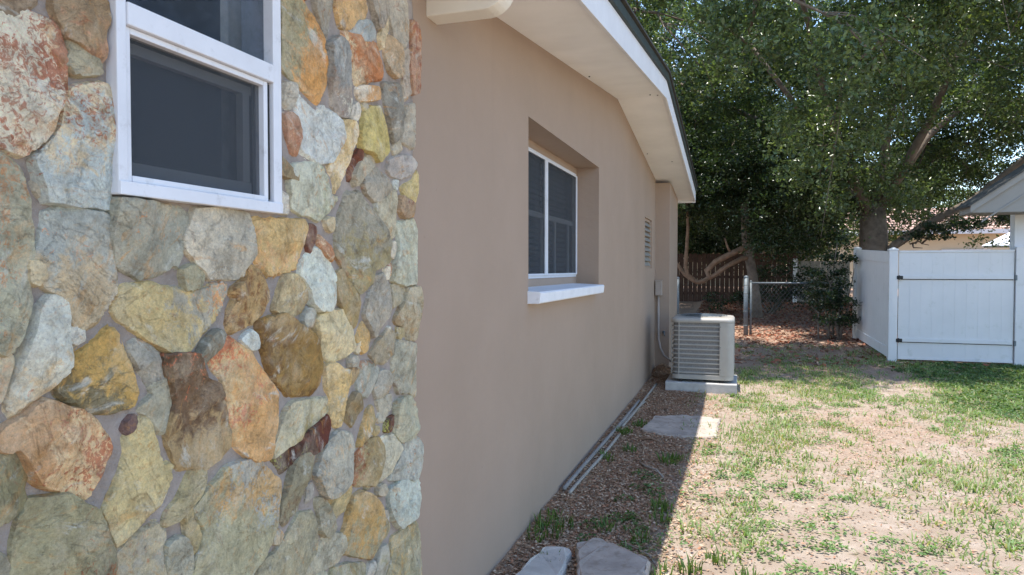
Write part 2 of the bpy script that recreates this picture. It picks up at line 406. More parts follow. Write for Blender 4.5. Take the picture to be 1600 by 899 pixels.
STONES = [
((214,208,192),(200,165,125),0.3,(165,85,48),0.36,0,[740,1871,768,1889,792,1899,819,1902,845,1897,859,1877,861,1854,851,1823,848,1791,827,1752,811,1719,807,1701,788,1683,764,1684,752,1698,743,1709,736,1711]),
((152,134,114),(130,112,92),0.4,0,0,None,[740,1902,816,1931,809,1916,785,1901,762,1882,740,1879]),
((150,126,96),(182,138,108),0.4,0,0,-90,[845,1941,936,1975,935,1901,927,1858,915,1862,898,1879,883,1886,865,1886,852,1903,843,1920]),
((165,158,134),(120,118,102),0.35,0,0,None,[869,1880,890,1880,906,1869,923,1852,927,1842,902,1832,874,1826,864,1837,878,1862]),
((178,192,198),(206,192,164),0.33,(170,105,75),0.2,120,[854,1775,885,1804,914,1820,938,1823,939,1762,943,1710,949,1662,946,1640,936,1609,918,1602,898,1604,874,1611,847,1608,825,1613,816,1639,805,1674,826,1708,849,1733,852,1758]),
((168,168,148),(190,172,140),0.35,(192,140,95),0.25,None,[736,1683,758,1676,777,1658,787,1629,793,1607,797,1568,801,1524,796,1487,788,1454,774,1422,763,1384,757,1378,730,1381]),
((198,190,168),(205,170,135),0.4,0,0,None,[730,1377,755,1376,757,1359,751,1333,746,1315,738,1297,728,1296]),
((184,168,140),(160,168,168),0.42,(205,140,90),0.15,100,[821,1586,846,1596,893,1595,937,1594,946,1561,949,1524,956,1493,953,1463,937,1437,915,1412,890,1400,878,1400,866,1416,857,1441,852,1459,829,1466,817,1477,805,1511,807,1531,815,1555,819,1572]),
((205,190,155),(190,180,160),0.3,0,0,None,[796,1511,805,1514,813,1491,815,1477,797,1481]),
((200,205,200),(206,190,160),0.3,(180,100,60),0.1,-90,[822,1453,853,1453,856,1430,851,1403,855,1367,849,1343,828,1325,819,1309,787,1285,763,1278,757,1287,769,1324,781,1349,787,1388,801,1413,812,1440]),
((205,204,196),(190,185,175),0.2,0,0,None,[856,1393,870,1401,884,1395,881,1382,869,1378,860,1382]),
((194,158,82),(122,112,82),0.45,(150,100,60),0.1,-110,[838,1314,861,1342,888,1355,933,1395,953,1396,966,1352,979,1303,993,1272,985,1250,950,1248,911,1255,869,1274,843,1287]),
((192,146,98),(220,190,146),0.42,(176,92,52),0.3,-20,[738,1247,750,1259,773,1270,797,1274,815,1288,833,1279,852,1261,879,1256,899,1244,920,1220,935,1194,934,1171,919,1152,906,1141,893,1123,887,1112,869,1119,846,1132,820,1149,802,1164,790,1184,782,1200,779,1214,769,1227,759,1234,743,1230]),
((142,138,106),(118,112,88),0.35,0,0,None,[727,1215,736,1216,756,1223,775,1214,784,1200,785,1179,774,1159,784,1139,767,1131,747,1122,725,1120]),
((154,149,118),(128,124,98),0.35,(152,86,44),0.2,-60,[784,1136,809,1135,849,1122,884,1100,905,1075,917,1040,925,1022,929,998,929,975,924,950,758,1022,756,1060,760,1088,767,1108]),
((150,146,130),(150,146,118),0.3,0,0,None,[724,1079,746,1060,752,1025,723,1037]),
((152,154,144),(192,152,106),0.33,(190,130,80),0.12,None,[946,1621,999,1623,1059,1621,1108,1621,1124,1607,1115,1582,1107,1556,1109,1527,1100,1505,1052,1491,1006,1486,973,1495,953,1509,947,1531,954,1562,946,1588]),
((172,168,157),(196,190,176),0.4,0,0,180,[1143,1619,1249,1629,1304,1621,1318,1579,1314,1535,1288,1506,1267,1482,1233,1479,1182,1483,1164,1501,1140,1523,1118,1540,1112,1561,1130,1591]),
((160,156,132),(140,136,112),0.3,0,0,None,[1106,1497,1134,1505,1161,1488,1151,1466,1116,1460,1108,1480]),
((192,174,124),(160,158,148),0.35,(200,142,90),0.3,60,[945,1425,950,1444,968,1466,1001,1473,1041,1471,1083,1461,1128,1454,1175,1457,1200,1469,1230,1473,1233,1455,1206,1419,1193,1388,1156,1369,1138,1353,1103,1335,1070,1343,1039,1359,1005,1382,967,1403]),
((132,132,122),(150,145,130),0.3,0,0,None,[1205,1369,1205,1346,1186,1321,1155,1303,1143,1313,1161,1342,1186,1362]),
((152,152,148),(135,135,128),0.4,0,0,None,[983,1363,1004,1366,1024,1356,1039,1330,1048,1296,1061,1265,1035,1270,1008,1306,985,1345]),
((168,144,104),(112,88,66),0.45,(205,110,70),0.1,90,[1062,1331,1125,1324,1148,1275,1197,1249,1215,1214,1218,1172,1241,1139,1237,1112,1201,1091,1169,1087,1128,1104,1094,1104,1072,1140,1062,1176,1079,1197,1085,1234,1077,1277]),
((164,163,147),(148,146,130),0.35,0,0,None,[1030,1285,1067,1287,1073,1253,1073,1202,1060,1180,1041,1189,1029,1212,1019,1230,1000,1239,1032,1260]),
((198,182,132),(180,170,132),0.4,(185,150,90),0.1,None,[997,1224,1012,1225,1029,1204,1039,1173,1043,1143,1053,1122,1076,1113,1074,1093,1063,1071,1049,1050,1018,1036,994,1032,965,1019,947,1008,936,1018,929,1039,926,1075,939,1101,953,1131,958,1149,977,1168,968,1193,982,1210]),
((112,88,86),(90,70,68),0.4,0,0,None,[964,1211,980,1228,995,1227,988,1212,971,1203]),
((168,156,116),(150,140,112),0.4,0,0,None,[1122,1090,1163,1080,1162,1063,1138,1035,1109,1022,1081,1006,1055,1004,1061,1021,1087,1038,1104,1067]),
((178,168,140),(165,162,150),0.45,(190,130,90),0.15,None,[942,993,970,1005,1003,1013,1033,1014,1051,995,1056,973,1048,951,1057,922,1058,892,928,949,933,973]),
((162,162,148),(180,165,130),0.4,0,0,None,[1061,958,1086,966,1108,953,1116,924,1118,888,1118,866,1068,888,1059,925]),
((175,160,118),(160,150,120),0.4,0,0,None,[1109,1024,1126,1019,1125,991,1149,960,1153,927,1136,914,1119,940,1114,977,1108,1005]),
((167,163,134),(190,155,102),0.35,(160,165,165),0.25,45,[1132,1010,1159,1028,1188,1050,1226,1069,1274,1070,1325,1057,1378,1018,1405,987,1396,938,1383,896,1379,872,1337,837,1292,820,1256,806,1120,865,1133,895,1157,926,1161,956,1137,982]),
((194,166,112),(206,165,112),0.4,0,0,-90,[1325,1614,1379,1621,1462,1624,1524,1620,1519,1588,1500,1555,1491,1517,1477,1496,1426,1493,1377,1481,1354,1496,1332,1521,1328,1550,1332,1580]),
((176,146,96),(130,90,50),0.4,0,0,None,[1306,1505,1339,1495,1367,1471,1379,1441,1359,1406,1322,1380,1271,1365,1244,1360,1234,1381,1241,1408,1266,1440,1248,1450,1273,1468,1296,1481]),
((200,192,175),(205,190,155),0.3,0,0,None,[1281,1506,1298,1508,1300,1487,1287,1482]),
((168,152,118),(195,180,140),0.35,(150,110,70),0.2,None,[1434,1483,1486,1480,1524,1458,1519,1425,1497,1393,1458,1385,1393,1405,1406,1435,1421,1465]),
((198,207,202),(180,188,180),0.35,0,0,None,[1516,1522,1552,1556,1591,1551,1631,1519,1646,1478,1640,1432,1609,1395,1579,1394,1538,1413,1533,1452,1497,1485,1506,1512]),
((106,58,46),(140,90,70),0.3,0,0,None,[1524,1611,1570,1610,1560,1575,1537,1543,1524,1567]),
((172,114,74),(200,180,150),0.35,0,0,None,[1575,1592,1591,1579,1621,1553,1641,1523,1607,1541,1581,1569]),
((146,116,58),(112,82,40),0.42,(90,65,35),0.15,-150,[1333,1373,1376,1380,1416,1390,1458,1377,1502,1350,1549,1324,1572,1276,1581,1224,1576,1196,1566,1187,1537,1179,1439,1192,1414,1222,1374,1254,1366,1295,1352,1337]),
((204,158,100),(206,176,128),0.35,(202,108,66),0.28,150,[1186,1304,1204,1343,1237,1349,1271,1323,1299,1318,1336,1290,1384,1233,1408,1194,1399,1149,1372,1114,1359,1056,1310,1069,1281,1089,1254,1117,1247,1141,1229,1167,1223,1217,1217,1255,1195,1281]),
((190,200,202),(170,175,170),0.3,0,0,None,[1280,1343,1313,1357,1333,1339,1333,1320,1308,1321]),
((208,193,152),(190,178,140),0.35,(160,95,50),0.12,None,[1561,1367,1609,1381,1694,1385,1727,1350,1744,1311,1747,1280,1714,1260,1638,1251,1587,1269,1573,1316]),
((152,132,86),(178,140,88),0.35,0,0,None,[1656,1486,1686,1497,1710,1464,1760,1420,1776,1392,1773,1364,1753,1333,1719,1356,1699,1390,1662,1419,1653,1456]),
((184,179,154),(170,158,110),0.4,0,0,-60,[1455,1165,1518,1167,1616,1152,1616,1117,1585,1097,1517,1087,1454,1076,1403,1063,1376,1054,1385,1081,1412,1121,1429,1149]),
((98,48,34),(70,38,30),0.4,(160,165,70),0.12,180,[1615,1102,1620,1076,1599,1046,1545,1026,1480,1031,1436,1011,1415,1006,1380,1047,1456,1063,1526,1076,1585,1091]),
((138,133,112),(120,100,76),0.35,0,0,None,[1464,1016,1498,1030,1533,1027,1528,1001,1505,964,1495,928,1476,896,1443,876,1422,873,1411,891,1420,930,1445,970]),
((208,180,120),(180,160,120),0.35,0,0,None,[1609,1240,1639,1241,1668,1222,1705,1215,1709,1183,1689,1143,1684,1090,1675,1064,1649,1072,1630,1101,1635,1147,1609,1188]),
((168,167,157),(145,145,140),0.45,(190,170,140),0.2,None,[1623,1038,1666,1044,1735,1023,1753,992,1739,951,1731,898,1702,885,1644,877,1597,889,1571,917,1552,961,1577,1005]),
((152,148,130),(130,125,105),0.4,0,0,None,[1555,895,1582,885,1615,843,1630,787,1593,786,1573,812,1574,846]),
((150,148,145),(158,156,148),0.3,0,0,None,[1520,941,1542,940,1538,909,1516,898]),
((163,157,132),(145,142,125),0.45,0,0,None,[1487,880,1543,859,1570,825,1559,789,1557,750,1529,724,1485,707,1317,780,1346,813,1400,822,1435,846,1462,868]),
((170,166,148),(150,148,135),0.4,0,0,None,[1565,757,1603,787,1684,753,1704,716,1661,692,1600,699,1543,701,1508,715]),
((168,154,114),(190,170,120),0.3,0,0,None,[1732,878,1703,836,1643,807,1617,806,1636,841,1693,875]),
((178,144,84),(150,146,118),0.4,(150,105,55),0.1,-100,[1745,843,1788,840,1844,811,1888,763,1900,723,1948,687,1942,659,1887,661,1863,640,1828,629,1764,660,1693,702,1679,740,1694,778,1725,811]),
((152,134,94),(170,165,140),0.35,(150,86,44),0.35,180,[1764,961,1823,986,1891,979,1911,954,1898,909,1864,871,1851,846,1799,857,1747,882,1753,925]),
((188,183,163),(168,165,148),0.35,0,0,None,[1917,970,1981,967,2004,938,2039,917,1989,886,1950,854,1894,846,1882,864,1917,911]),
((166,171,167),(150,150,145),0.4,(170,120,80),0.1,None,[2064,922,2163,919,2206,883,2201,816,2162,776,1995,819,1959,833,1998,871,2053,901]),
((182,192,187),(165,172,165),0.35,(140,100,60),0.1,-160,[1958,800,2033,802,2174,765,2192,696,2146,651,2087,651,2018,658,1981,690,1952,748]),
((152,147,122),(172,150,100),0.35,0,0,None,[1970,635,2045,626,2161,623,2184,563,2183,462,2159,417,1932,516,1969,568]),
((175,165,145),(158,156,148),0.3,0,0,None,[1882,830,1920,824,1931,793,1882,808]),
((160,158,148),(150,146,118),0.3,0,0,None,[1892,634,1936,629,1941,579,1903,528,1847,552]),
((150,146,118),(158,156,148),0.3,0,0,None,[1634,675,1711,657,1808,615,1816,566,1617,652]),
((152,147,138),(140,134,120),0.35,0,0,None,[1808,1368,1841,1423,1877,1475,1922,1485,1957,1449,1973,1394,1955,1352,1894,1315,1861,1293,1835,1320]),
((160,154,134),(158,156,148),0.3,0,0,None,[1983,1448,2049,1453,2074,1433,2035,1391,1995,1382]),
((168,158,134),(150,130,100),0.35,0,0,None,[2097,1432,2174,1437,2175,1372,2154,1260,2095,1264,2069,1307,2005,1337,2042,1377]),
((152,142,122),(165,150,120),0.3,(150,95,60),0.1,None,[1886,1273,1969,1313,2005,1286,1973,1235,1932,1208,1886,1216,1847,1243]),
((157,156,142),(140,128,118),0.35,0,0,None,[2013,1266,2093,1258,2157,1239,2164,1160,2155,1064,2091,1094,2023,1100,1994,1139,1982,1203]),
((188,154,94),(170,150,110),0.3,0,0,None,[1769,1297,1804,1343,1834,1297,1831,1262,1803,1255]),
((152,157,152),(140,140,125),0.3,(150,90,50),0.2,90,[1794,1220,1848,1219,1878,1193,1856,1149,1822,1121,1782,1134,1773,1173]),
((142,124,88),(120,95,65),0.35,0,0,None,[1751,1138,1783,1130,1797,1096,1756,1065,1736,1045,1709,1074,1725,1115]),
((158,156,148),(140,138,130),0.3,0,0,None,[1897,1182,1942,1176,1971,1143,1953,1111,1887,1105,1869,1135]),
((168,164,150),(158,156,148),0.3,0,0,None,[1887,1095,1972,1097,1976,1056,1918,1021,1886,1032,1908,1057]),
((172,172,152),(158,158,140),0.35,0,0,None,[2000,1062,2049,1072,2120,1065,2161,1027,2176,964,2130,928,2048,932,1999,970]),
((162,142,98),(190,155,90),0.35,0,0,None,[1826,1076,1856,1082,1872,1040,1853,1010,1789,986,1767,985,1789,1023]),
((158,156,148),(176,172,160),0.3,0,0,None,[1728,1245,1763,1244,1768,1226,1730,1225]),
((142,139,126),(150,140,105),0.4,0,0,-90,[1713,1712,1795,1724,1833,1698,1872,1649,1956,1575,1948,1523,1860,1499,1847,1464,1783,1429,1753,1444,1733,1487,1683,1530,1660,1561,1656,1614,1676,1668]),
((157,152,142),(140,136,126),0.3,0,0,None,[1812,1774,1878,1811,1938,1790,1973,1770,1996,1754,1937,1722,1877,1707,1822,1728,1806,1752]),
((172,167,147),(158,150,128),0.35,0,0,None,[1881,1698,1937,1714,1999,1752,2017,1732,2010,1658,1996,1603,1961,1592,1902,1639]),
((178,183,170),(165,165,145),0.35,0,0,None,[2023,1651,2137,1671,2168,1636,2159,1524,2165,1454,2039,1450,1978,1468,2004,1522,2032,1598]),
((192,173,114),(175,160,130),0.3,0,0,None,[2045,1766,2138,1795,2177,1839,2184,1776,2152,1730,2097,1737,2058,1751]),
((166,142,117),(140,100,80),0.35,0,0,None,[2045,1737,2083,1731,2137,1717,2124,1681,2057,1673,2031,1697]),
((168,163,163),(150,148,145),0.3,0,0,None,[1968,1842,2042,1864,2138,1879,2174,1859,2138,1825,2055,1799,1991,1800,1950,1811]),
((167,160,142),(158,156,148),0.3,0,0,None,[1791,1816,1843,1837,1874,1822,1840,1796,1787,1767,1757,1742,1749,1767]),
((142,126,96),(165,120,80),0.3,0,0,None,[1650,1548,1691,1544,1737,1498,1748,1478,1721,1483,1683,1514]),
((195,180,145),(205,190,155),0.3,0,0,None,[1610,1629,1642,1637,1645,1605,1625,1608,1613,1621]),
((142,147,152),(150,140,135),0.35,(205,205,195),0.04,-90,[1634,2108,1669,2135,1716,2129,1740,2100,1745,2047,1743,1982,1724,1931,1678,1926,1650,1935,1647,2001,1638,2050]),
((198,164,114),(180,150,120),0.35,0,0,None,[1663,2244,1823,2303,1839,2270,1822,2231,1770,2209,1739,2184,1691,2171,1673,2201]),
((152,166,176),(140,150,158),0.3,0,0,None,[1763,2193,1792,2215,1845,2236,1877,2220,1883,2206,1858,2182,1813,2176,1772,2171,1749,2176]),
((178,112,62),(202,184,152),0.35,(150,80,40),0.25,-130,[1701,2161,1739,2168,1813,2169,1889,2187,1907,2166,1936,2127,1930,2092,1880,2071,1772,2040,1762,2068,1741,2111,1716,2135]),
((198,154,104),(215,205,190),0.4,0,0,180,[1782,2022,1812,2035,1901,2054,1905,2026,1868,2013,1800,1997,1778,2006]),
((193,178,108),(180,165,100),0.35,0,0,None,[1814,1953,1856,1983,1901,1992,1936,1978,1960,1930,1976,1874,1890,1832,1857,1849,1791,1855,1787,1898]),
((132,130,124),(115,112,108),0.35,0,0,None,[1927,2075,1978,2088,2053,2100,2066,2050,2071,2020,2044,1953,1996,1910,1970,1974,1939,2027]),
((168,163,154),(150,148,142),0.35,0,0,None,[1980,2361,2100,2406,2105,2332,2117,2272,2084,2237,2008,2241,1979,2271,1986,2322]),
((198,183,153),(205,190,155),0.3,0,0,None,[1927,2236,1955,2296,1971,2275,1940,2217,1918,2178,1909,2207]),
((182,158,128),(165,150,130),0.35,(195,150,100),0.15,-90,[1963,2234,1993,2237,2047,2224,2053,2178,2053,2142,2017,2121,1975,2127,1947,2171,1947,2212]),
((152,147,142),(130,126,122),0.35,0,0,None,[1847,2312,1966,2356,1958,2312,1917,2253,1896,2235,1875,2260]),
((168,134,114),(150,90,65),0.4,(120,60,45),0.2,None,[2126,2331,2181,2337,2180,2259,2170,2108,2131,2093,2119,2177,2133,2245]),
((162,157,147),(158,156,148),0.3,0,0,None,[2089,2035,2156,2062,2155,1910,2101,1914,2062,1920,2076,1977]),
((152,147,118),(204,150,80),0.5,(190,120,60),0.1,0,[1425,2159,1495,2185,1519,2168,1563,2158,1601,2110,1622,2049,1620,1994,1581,1940,1547,1952,1492,1964,1451,1972,1428,1984,1424,2085]),
((150,146,138),(158,156,148),0.3,0,0,None,[1565,2211,1655,2245,1635,2182,1619,2112,1598,2150,1570,2180]),
((193,202,207),(178,186,190),0.35,(190,150,120),0.06,None,[1489,1941,1546,1922,1587,1902,1593,1935,1654,1925,1677,1909,1687,1863,1662,1837,1637,1793,1579,1779,1541,1792,1503,1799,1498,1855]),
((208,184,134),(220,205,180),0.35,(195,130,70),0.15,None,[1691,1910,1758,1921,1770,1892,1728,1841,1714,1789,1688,1737,1657,1710,1651,1752,1626,1777,1664,1829,1695,1856]),
((188,192,178),(170,175,150),0.35,(190,145,80),0.28,-40,[1471,1759,1522,1772,1603,1777,1623,1747,1649,1700,1680,1697,1638,1663,1577,1631,1509,1643,1465,1654,1455,1709]),
((168,114,88),(195,185,175),0.4,0,0,None,[1437,1873,1465,1885,1474,1850,1492,1828,1488,1790,1466,1793,1452,1827]),
((180,178,172),(158,156,148),0.3,0,0,None,[1443,1953,1479,1956,1479,1928,1460,1894,1439,1906]),
((112,62,42),(90,60,45),0.3,0,0,None,[1781,1843,1803,1846,1766,1804,1741,1756,1727,1755,1748,1801]),
((195,192,185),(176,172,160),0.3,0,0,None,[1750,1960,1781,1980,1786,1947,1761,1926,1743,1931]),
((170,160,150),(150,110,90),0.35,0,0,None,[2070,2219,2115,2240,2118,2190,2123,2095,2083,2060,2069,2113]),
((172,170,155),(158,156,148),0.3,0,0,None,[1117,878,1153,887,1153,851,1112,869]),
((172,166,152),(190,180,160),0.3,0,0,None,[807,1635,813,1645,821,1623,825,1615,816,1619])]
# ================================================================ GROUND
def ground_z(x, y):
    x = np.asarray(x, float); y = np.asarray(y, float)
    z = 0.035 * np.clip(y - 12.2, 0, 16)
    z = z + 0.03 * (fbm(x * 0.9, y * 0.9, 3) - 0.5) + 0.018 * (fbm(x * 5, y * 5, 9) - 0.5)
    z = z + 0.17 * np.exp(-((x + 0.98) / 0.16) ** 2 - ((y - 9.75) / 0.3) ** 2)
    z = z + 0.04 * np.exp(-((x + 1.12) / 0.12) ** 2) * (y > 2)
    return z

def sun_zone(x, y):
    """open yard: 1 on bare trodden sand, 0 under the eaves strip and below the trees (litter there)"""
    strip = smooth(-0.62, -0.3, x + 0.12 * (fbm(x * 2, y * 2, 21) - 0.5))
    trees = 1 - smooth(9.0, 11.5, y + 1.2 * (fbm(x * 0.8, y * 0.8, 22) - 0.5) - 0.25 * np.clip(3 - x, 0, 3))
    return strip * trees

def mould_mask(x, y):
    patch = fbm(x * 1.1, y * 0.8, 31, 5)
    open_m = 0.22 + 0.26 * smooth(0.44, 0.7, patch)
    return np.clip(1 - sun_zone(x, y) * (1 - open_m), 0, 1) * np.where(y < 40, 1, 0.8)

def shade_litter_mask(x, y):
    return (1 - smooth(-0.7, -0.25, x + 0.25 * (fbm(x * 3, y * 2, 23) - 0.5))) * (x > -1.5) * smooth(1.0, 2.0, y) * (1 - smooth(9.5, 11, y))  # follows the strip that the eaves shade

def axis(lo, hi, flo, fhi, fine):
    a = np.arange(flo, fhi, fine)
    d, p, left = fine, flo, []
    while p > lo:
        d *= 1.35; p -= d; left.append(p)
    d, p, rightp = fine, a[-1], []
    while p < hi:
        d *= 1.35; p += d; rightp.append(p)
    return np.array(left[::-1] + list(a) + rightp)

gx = axis(-400, 400, -1.4, 5.2, 0.045)
gy = axis(-400, 900, 2.4, 16.5, 0.05)
GX, GY = np.meshgrid(gx, gy)
GZ = ground_z(GX, GY)
GZ = np.where((GX < -1.6), np.minimum(GZ, 0.0 + 0.035 * np.clip(GY - 12.2, 0, 16)), GZ)
nx, ny = len(gx), len(gy)
idx = np.arange(nx * ny).reshape(ny, nx)
quads = np.stack([idx[:-1, :-1], idx[:-1, 1:], idx[1:, 1:], idx[1:, :-1]], -1).reshape(-1, 4)
ground = fast_mesh('ground', np.stack([GX, GY, GZ], -1).reshape(-1, 3), quads, M['ground'], None, True,
                   {'mould': mould_mask(GX, GY).ravel(), 'shade_litter': shade_litter_mask(GX, GY).ravel()})
tag(ground, 'sandy bare yard soil with patches of leaf litter', 'ground', None, 'structure')

# ================================================================ THE HOUSE
WX = -1.127            # painted side wall plane
SX = -1.058            # mortar plane of the stone veneer
OX = -0.69             # outer edge of the eaves
RIDGE_Y, RIDGE_Z, PITCH_R = 6.7, 3.139, 0.119
def sz(y): return RIDGE_Z - PITCH_R * abs(y - RIDGE_Y)   # soffit underside

house = thing('house', 'taupe stucco house with a fieldstone-clad corner and white eaves', 'house', (WX, 6.0, 0.0))

# side wall with real openings
ys = [2.10, 3.73, 5.78, 6.7, 8.78, 9.52, 9.9]
zs = [-0.15, 1.37, 1.515, 2.155, 2.355]
holes = {(1, 1), (1, 2), (1, 3), (4, 2)}
V, Fq, vid = [], [], {}
def wv(y, z):
    k = (round(y, 4), round(z, 4))
    if k not in vid:
        vid[k] = len(V); V.append((WX, y, z))
    return vid[k]
for i in range(len(ys) - 1):
    for j in range(len(zs)):
        if (i, j) in holes: continue
        y0, y1 = ys[i], ys[i + 1]
        if j < len(zs) - 1:
            q = [(y0, zs[j]), (y1, zs[j]), (y1, zs[j + 1]), (y0, zs[j + 1])]
        else:
            q = [(y0, zs[j]), (y1, zs[j]), (y1, sz(y1) + 0.05), (y0, sz(y0) + 0.05)]
        Fq.append(tuple(wv(*p) for p in q))
def reveal(y0, y1, z0, z1, dep):
    n = len(V)
    V.extend([(WX, y0, z0), (WX, y1, z0), (WX, y1, z1), (WX, y0, z1), (WX - dep, y0, z0), (WX - dep, y1, z0), (WX - dep, y1, z1), (WX - dep, y0, z1)])
    for a, b in ((0, 1), (1, 2), (2, 3), (3, 0)):
        Fq.append((n + a, n + 4 + a, n + 4 + b, n + b))
reveal(3.73, 5.78, 1.37, 2.355, 0.235)
reveal(8.78, 9.52, 1.515, 2.155, 0.05)
side_wall = mesh('side_wall', V, Fq, M['stucco'], house)
b = MB(); b.box(WX - 0.2, -0.93, 9.903, 11.2, -0.15, sz(10.3) - 0.002)
return_wall = b.build('return_wall', M['stucco'], house)
# wall behind, closing the house towards its far side
b = MB(); b.box(-9.0, WX - 0.45, 11.0, 11.2, -0.15, 2.55); b.build('rear_wall', M['stucco'], house)

# ---- gable eaves
def roof_strip(y0, y1, x0, x1, zo0, zo1):
    """a strip following the gable from y0 to y1 between two heights above the soffit"""
    yy = [y0, RIDGE_Y, y1]
    poly = [(y, sz(y) + zo0) for y in yy] + [(y, sz(y) + zo1) for y in yy[::-1]]
    return poly
b = MB(); b.prism(roof_strip(2.45, 11.3, 0, 0, 0.0, 0.02), 'x', WX - 0.3, OX + 0.002)
b.build('soffit', M['soffit'], house)
for k, (ya, yb) in enumerate(((2.45, RIDGE_Y - 0.001), (RIDGE_Y + 0.001, 11.33))):
    b = MB()
    b.prism([(ya, sz(ya) - 0.028), (yb, sz(yb) - 0.028), (yb, sz(yb) + 0.135), (ya, sz(ya) + 0.135)], 'x', OX + 0.003, OX + 0.026)
    b.build('fascia_board', M['white_paint'], house, bevel=0.003)
    b = MB()
    b.prism([(ya, sz(ya) + 0.137), (yb, sz(yb) + 0.137), (yb, sz(yb) + 0.20), (ya, sz(ya) + 0.20)], 'x', OX - 0.03, OX + 0.045)
    b.build('drip_edge', M['roof_dark'], house, bevel=0.004)
    b = MB()
    b.prism([(ya - (0.1 if k == 0 else 0), sz(ya) + 0.202), (yb, sz(yb) + 0.202), (yb, sz(yb) + 0.222), (ya, sz(ya) + 0.222)], 'x', -9.5, OX + 0.062)
    b.build('roof', M['shingle'], house)
b = MB(); b.prism([(WX - 0.3, 2.55), (OX + 0.026, 2.55), (OX + 0.026, 2.72), (WX - 0.3, 2.72)], 'y', 11.302, 11.328)
b.build('rear_fascia', M['white_paint'], house)
# soffit joint boards over the ridge and nail heads
for (yy, xx) in ((5.2, -1.09), (6.55, -0.80), (6.62, -0.74), (9.0, -0.82), (8.6, -1.08)):
    b = MB(); b.tube([(xx, yy, sz(yy) - 0.006), (xx, yy, sz(yy) + 0.004)], 0.007, 6); b.build('nail_head', M['roof_dark'], house)

# ---- boxed eave end beside the stone corner: face towards the viewer, lower corner rounded
pts = [(WX - 0.15, 2.452)]
cxr, czr, rr = -0.905, 2.452 + 0.10, 0.10
for k in range(9):
    a = -math.pi / 2 + k * math.pi / 16 * 1.15
    pts.append((cxr + rr * math.cos(a), czr + rr * math.sin(a)))
pts += [(-0.80, 2.60), (-0.79, 2.80), (WX - 0.15, 2.80)]
b = MB(); b.prism(pts, 'y', 2.402, 2.502)
b.build('eave_return', M['cream_paint'], house, bevel=0.006)
b = MB(); b.box(-9.0, -0.68, -3.5, 2.395, 2.66, 2.68); b.build('front_soffit', M['soffit'], house)  # front eave, unseen above the view, built to shade the stone wall
b = MB(); b.box(-0.677, -0.652, -3.5, 2.40, 2.63, 2.83); b.build('front_fascia', M['white_paint'], house, bevel=0.003)
b = MB(); b.box(-9.5, -0.63, -3.5, 2.40, 2.832, 2.86); b.build('front_roof', M['shingle'], house)

# ---- stone veneer: mortar bed with every stone a piece of its own
WIN = (0.944, 1.403, 1.633, 2.46)     # stone-wall window, y0 y1 z0 z1
m_y = np.arange(-1.2, 2.1501, 0.0125); m_z = np.arange(-0.15, 2.6626, 0.0125)
MY, MZ = np.meshgrid(m_y, m_z)
MXv = SX - 0.003 + 0.007 * (fbm(MY * 9, MZ * 9, 41) - 0.5) + 0.004 * (fbm(MY * 40, MZ * 40, 42, 3) - 0.5)
MXv += 0.0
nyv, nzv = len(m_y), len(m_z)
idx = np.arange(nyv * nzv).reshape(nzv, nyv)
cy = (MY[:-1, :-1] + MY[1:, 1:]) / 2; cz = (MZ[:-1, :-1] + MZ[1:, 1:]) / 2
keep = ~((cy > WIN[0] + 0.02) & (cy < WIN[1] - 0.02) & (cz > WIN[2] + 0.02) & (cz < WIN[3] - 0.02))
qd = np.stack([idx[:-1, :-1], idx[:-1, 1:], idx[1:, 1:], idx[1:, :-1]], -1)[keep]
Vm = np.stack([MXv, MY, MZ], -1).reshape(-1, 3)
# end cap at the corner, running back to the painted wall
e0 = len(Vm); edge = idx[:, -1]
back = Vm[edge].copy(); back[:, 0] = WX - 0.02
Vm = np.concatenate([Vm, back])
bi = np.arange(e0, e0 + nzv)
cap = np.stack([edge[:-1], bi[:-1], bi[1:], edge[1:]], -1)
veneer = fast_mesh('stone_veneer', Vm, np.concatenate([qd, cap]), M['mortar'], house, True)
tag(veneer, 'fieldstone cladding of mixed ochre, grey and rust stones in mauve mortar')

def simplify(P, tol):
    n = len(P)
    if n < 6: return P
    c = P.mean(0); i0 = int(np.argmax(np.hypot(*(P - c).T))); P = np.roll(P, -i0, 0)
    i1 = int(np.argmax(np.hypot(*(P - P[0]).T)))
    def dp(a, b_):
        seg = P[a:b_ + 1] if b_ <= n - 1 else np.concatenate([P[a:], P[:1]])
        s, e = seg[0], seg[-1]; ab = e - s; L = np.hypot(*ab) + 1e-9
        d = np.abs((seg[:, 0] - s[0]) * ab[1] - (seg[:, 1] - s[1]) * ab[0]) / L
        k = int(np.argmax(d))
        if d[k] <= tol or len(seg) < 3: return [a]
        return dp(a, a + k) + dp(a + k, b_)
    ids = dp(0, i1) + dp(i1, n)
    return P[ids] if len(ids) >= 3 else P

def seg_dist(P, poly):
    A = poly; B = np.roll(poly, -1, 0)
    d = np.full(len(P), 1e9)
    for a, bb in zip(A, B):
        ab = bb - a; L = (ab @ ab) + 1e-12
        t = np.clip(((P - a) @ ab) / L, 0, 1)
        d = np.minimum(d, np.hypot(*(P - (a + t[:, None] * ab)).T))
    return d

def inside(P, poly):
    x, y = P[:, 0], P[:, 1]; c = np.zeros(len(P), bool)
    n = len(poly)
    for i in range(n):
        x1, y1 = poly[i]; x2, y2 = poly[(i + 1) % n]
        if y1 == y2: continue
        hit = ((y1 > y) != (y2 > y)) & (x < (x2 - x1) * (y - y1) / (y2 - y1) + x1)
        c ^= hit
    return c

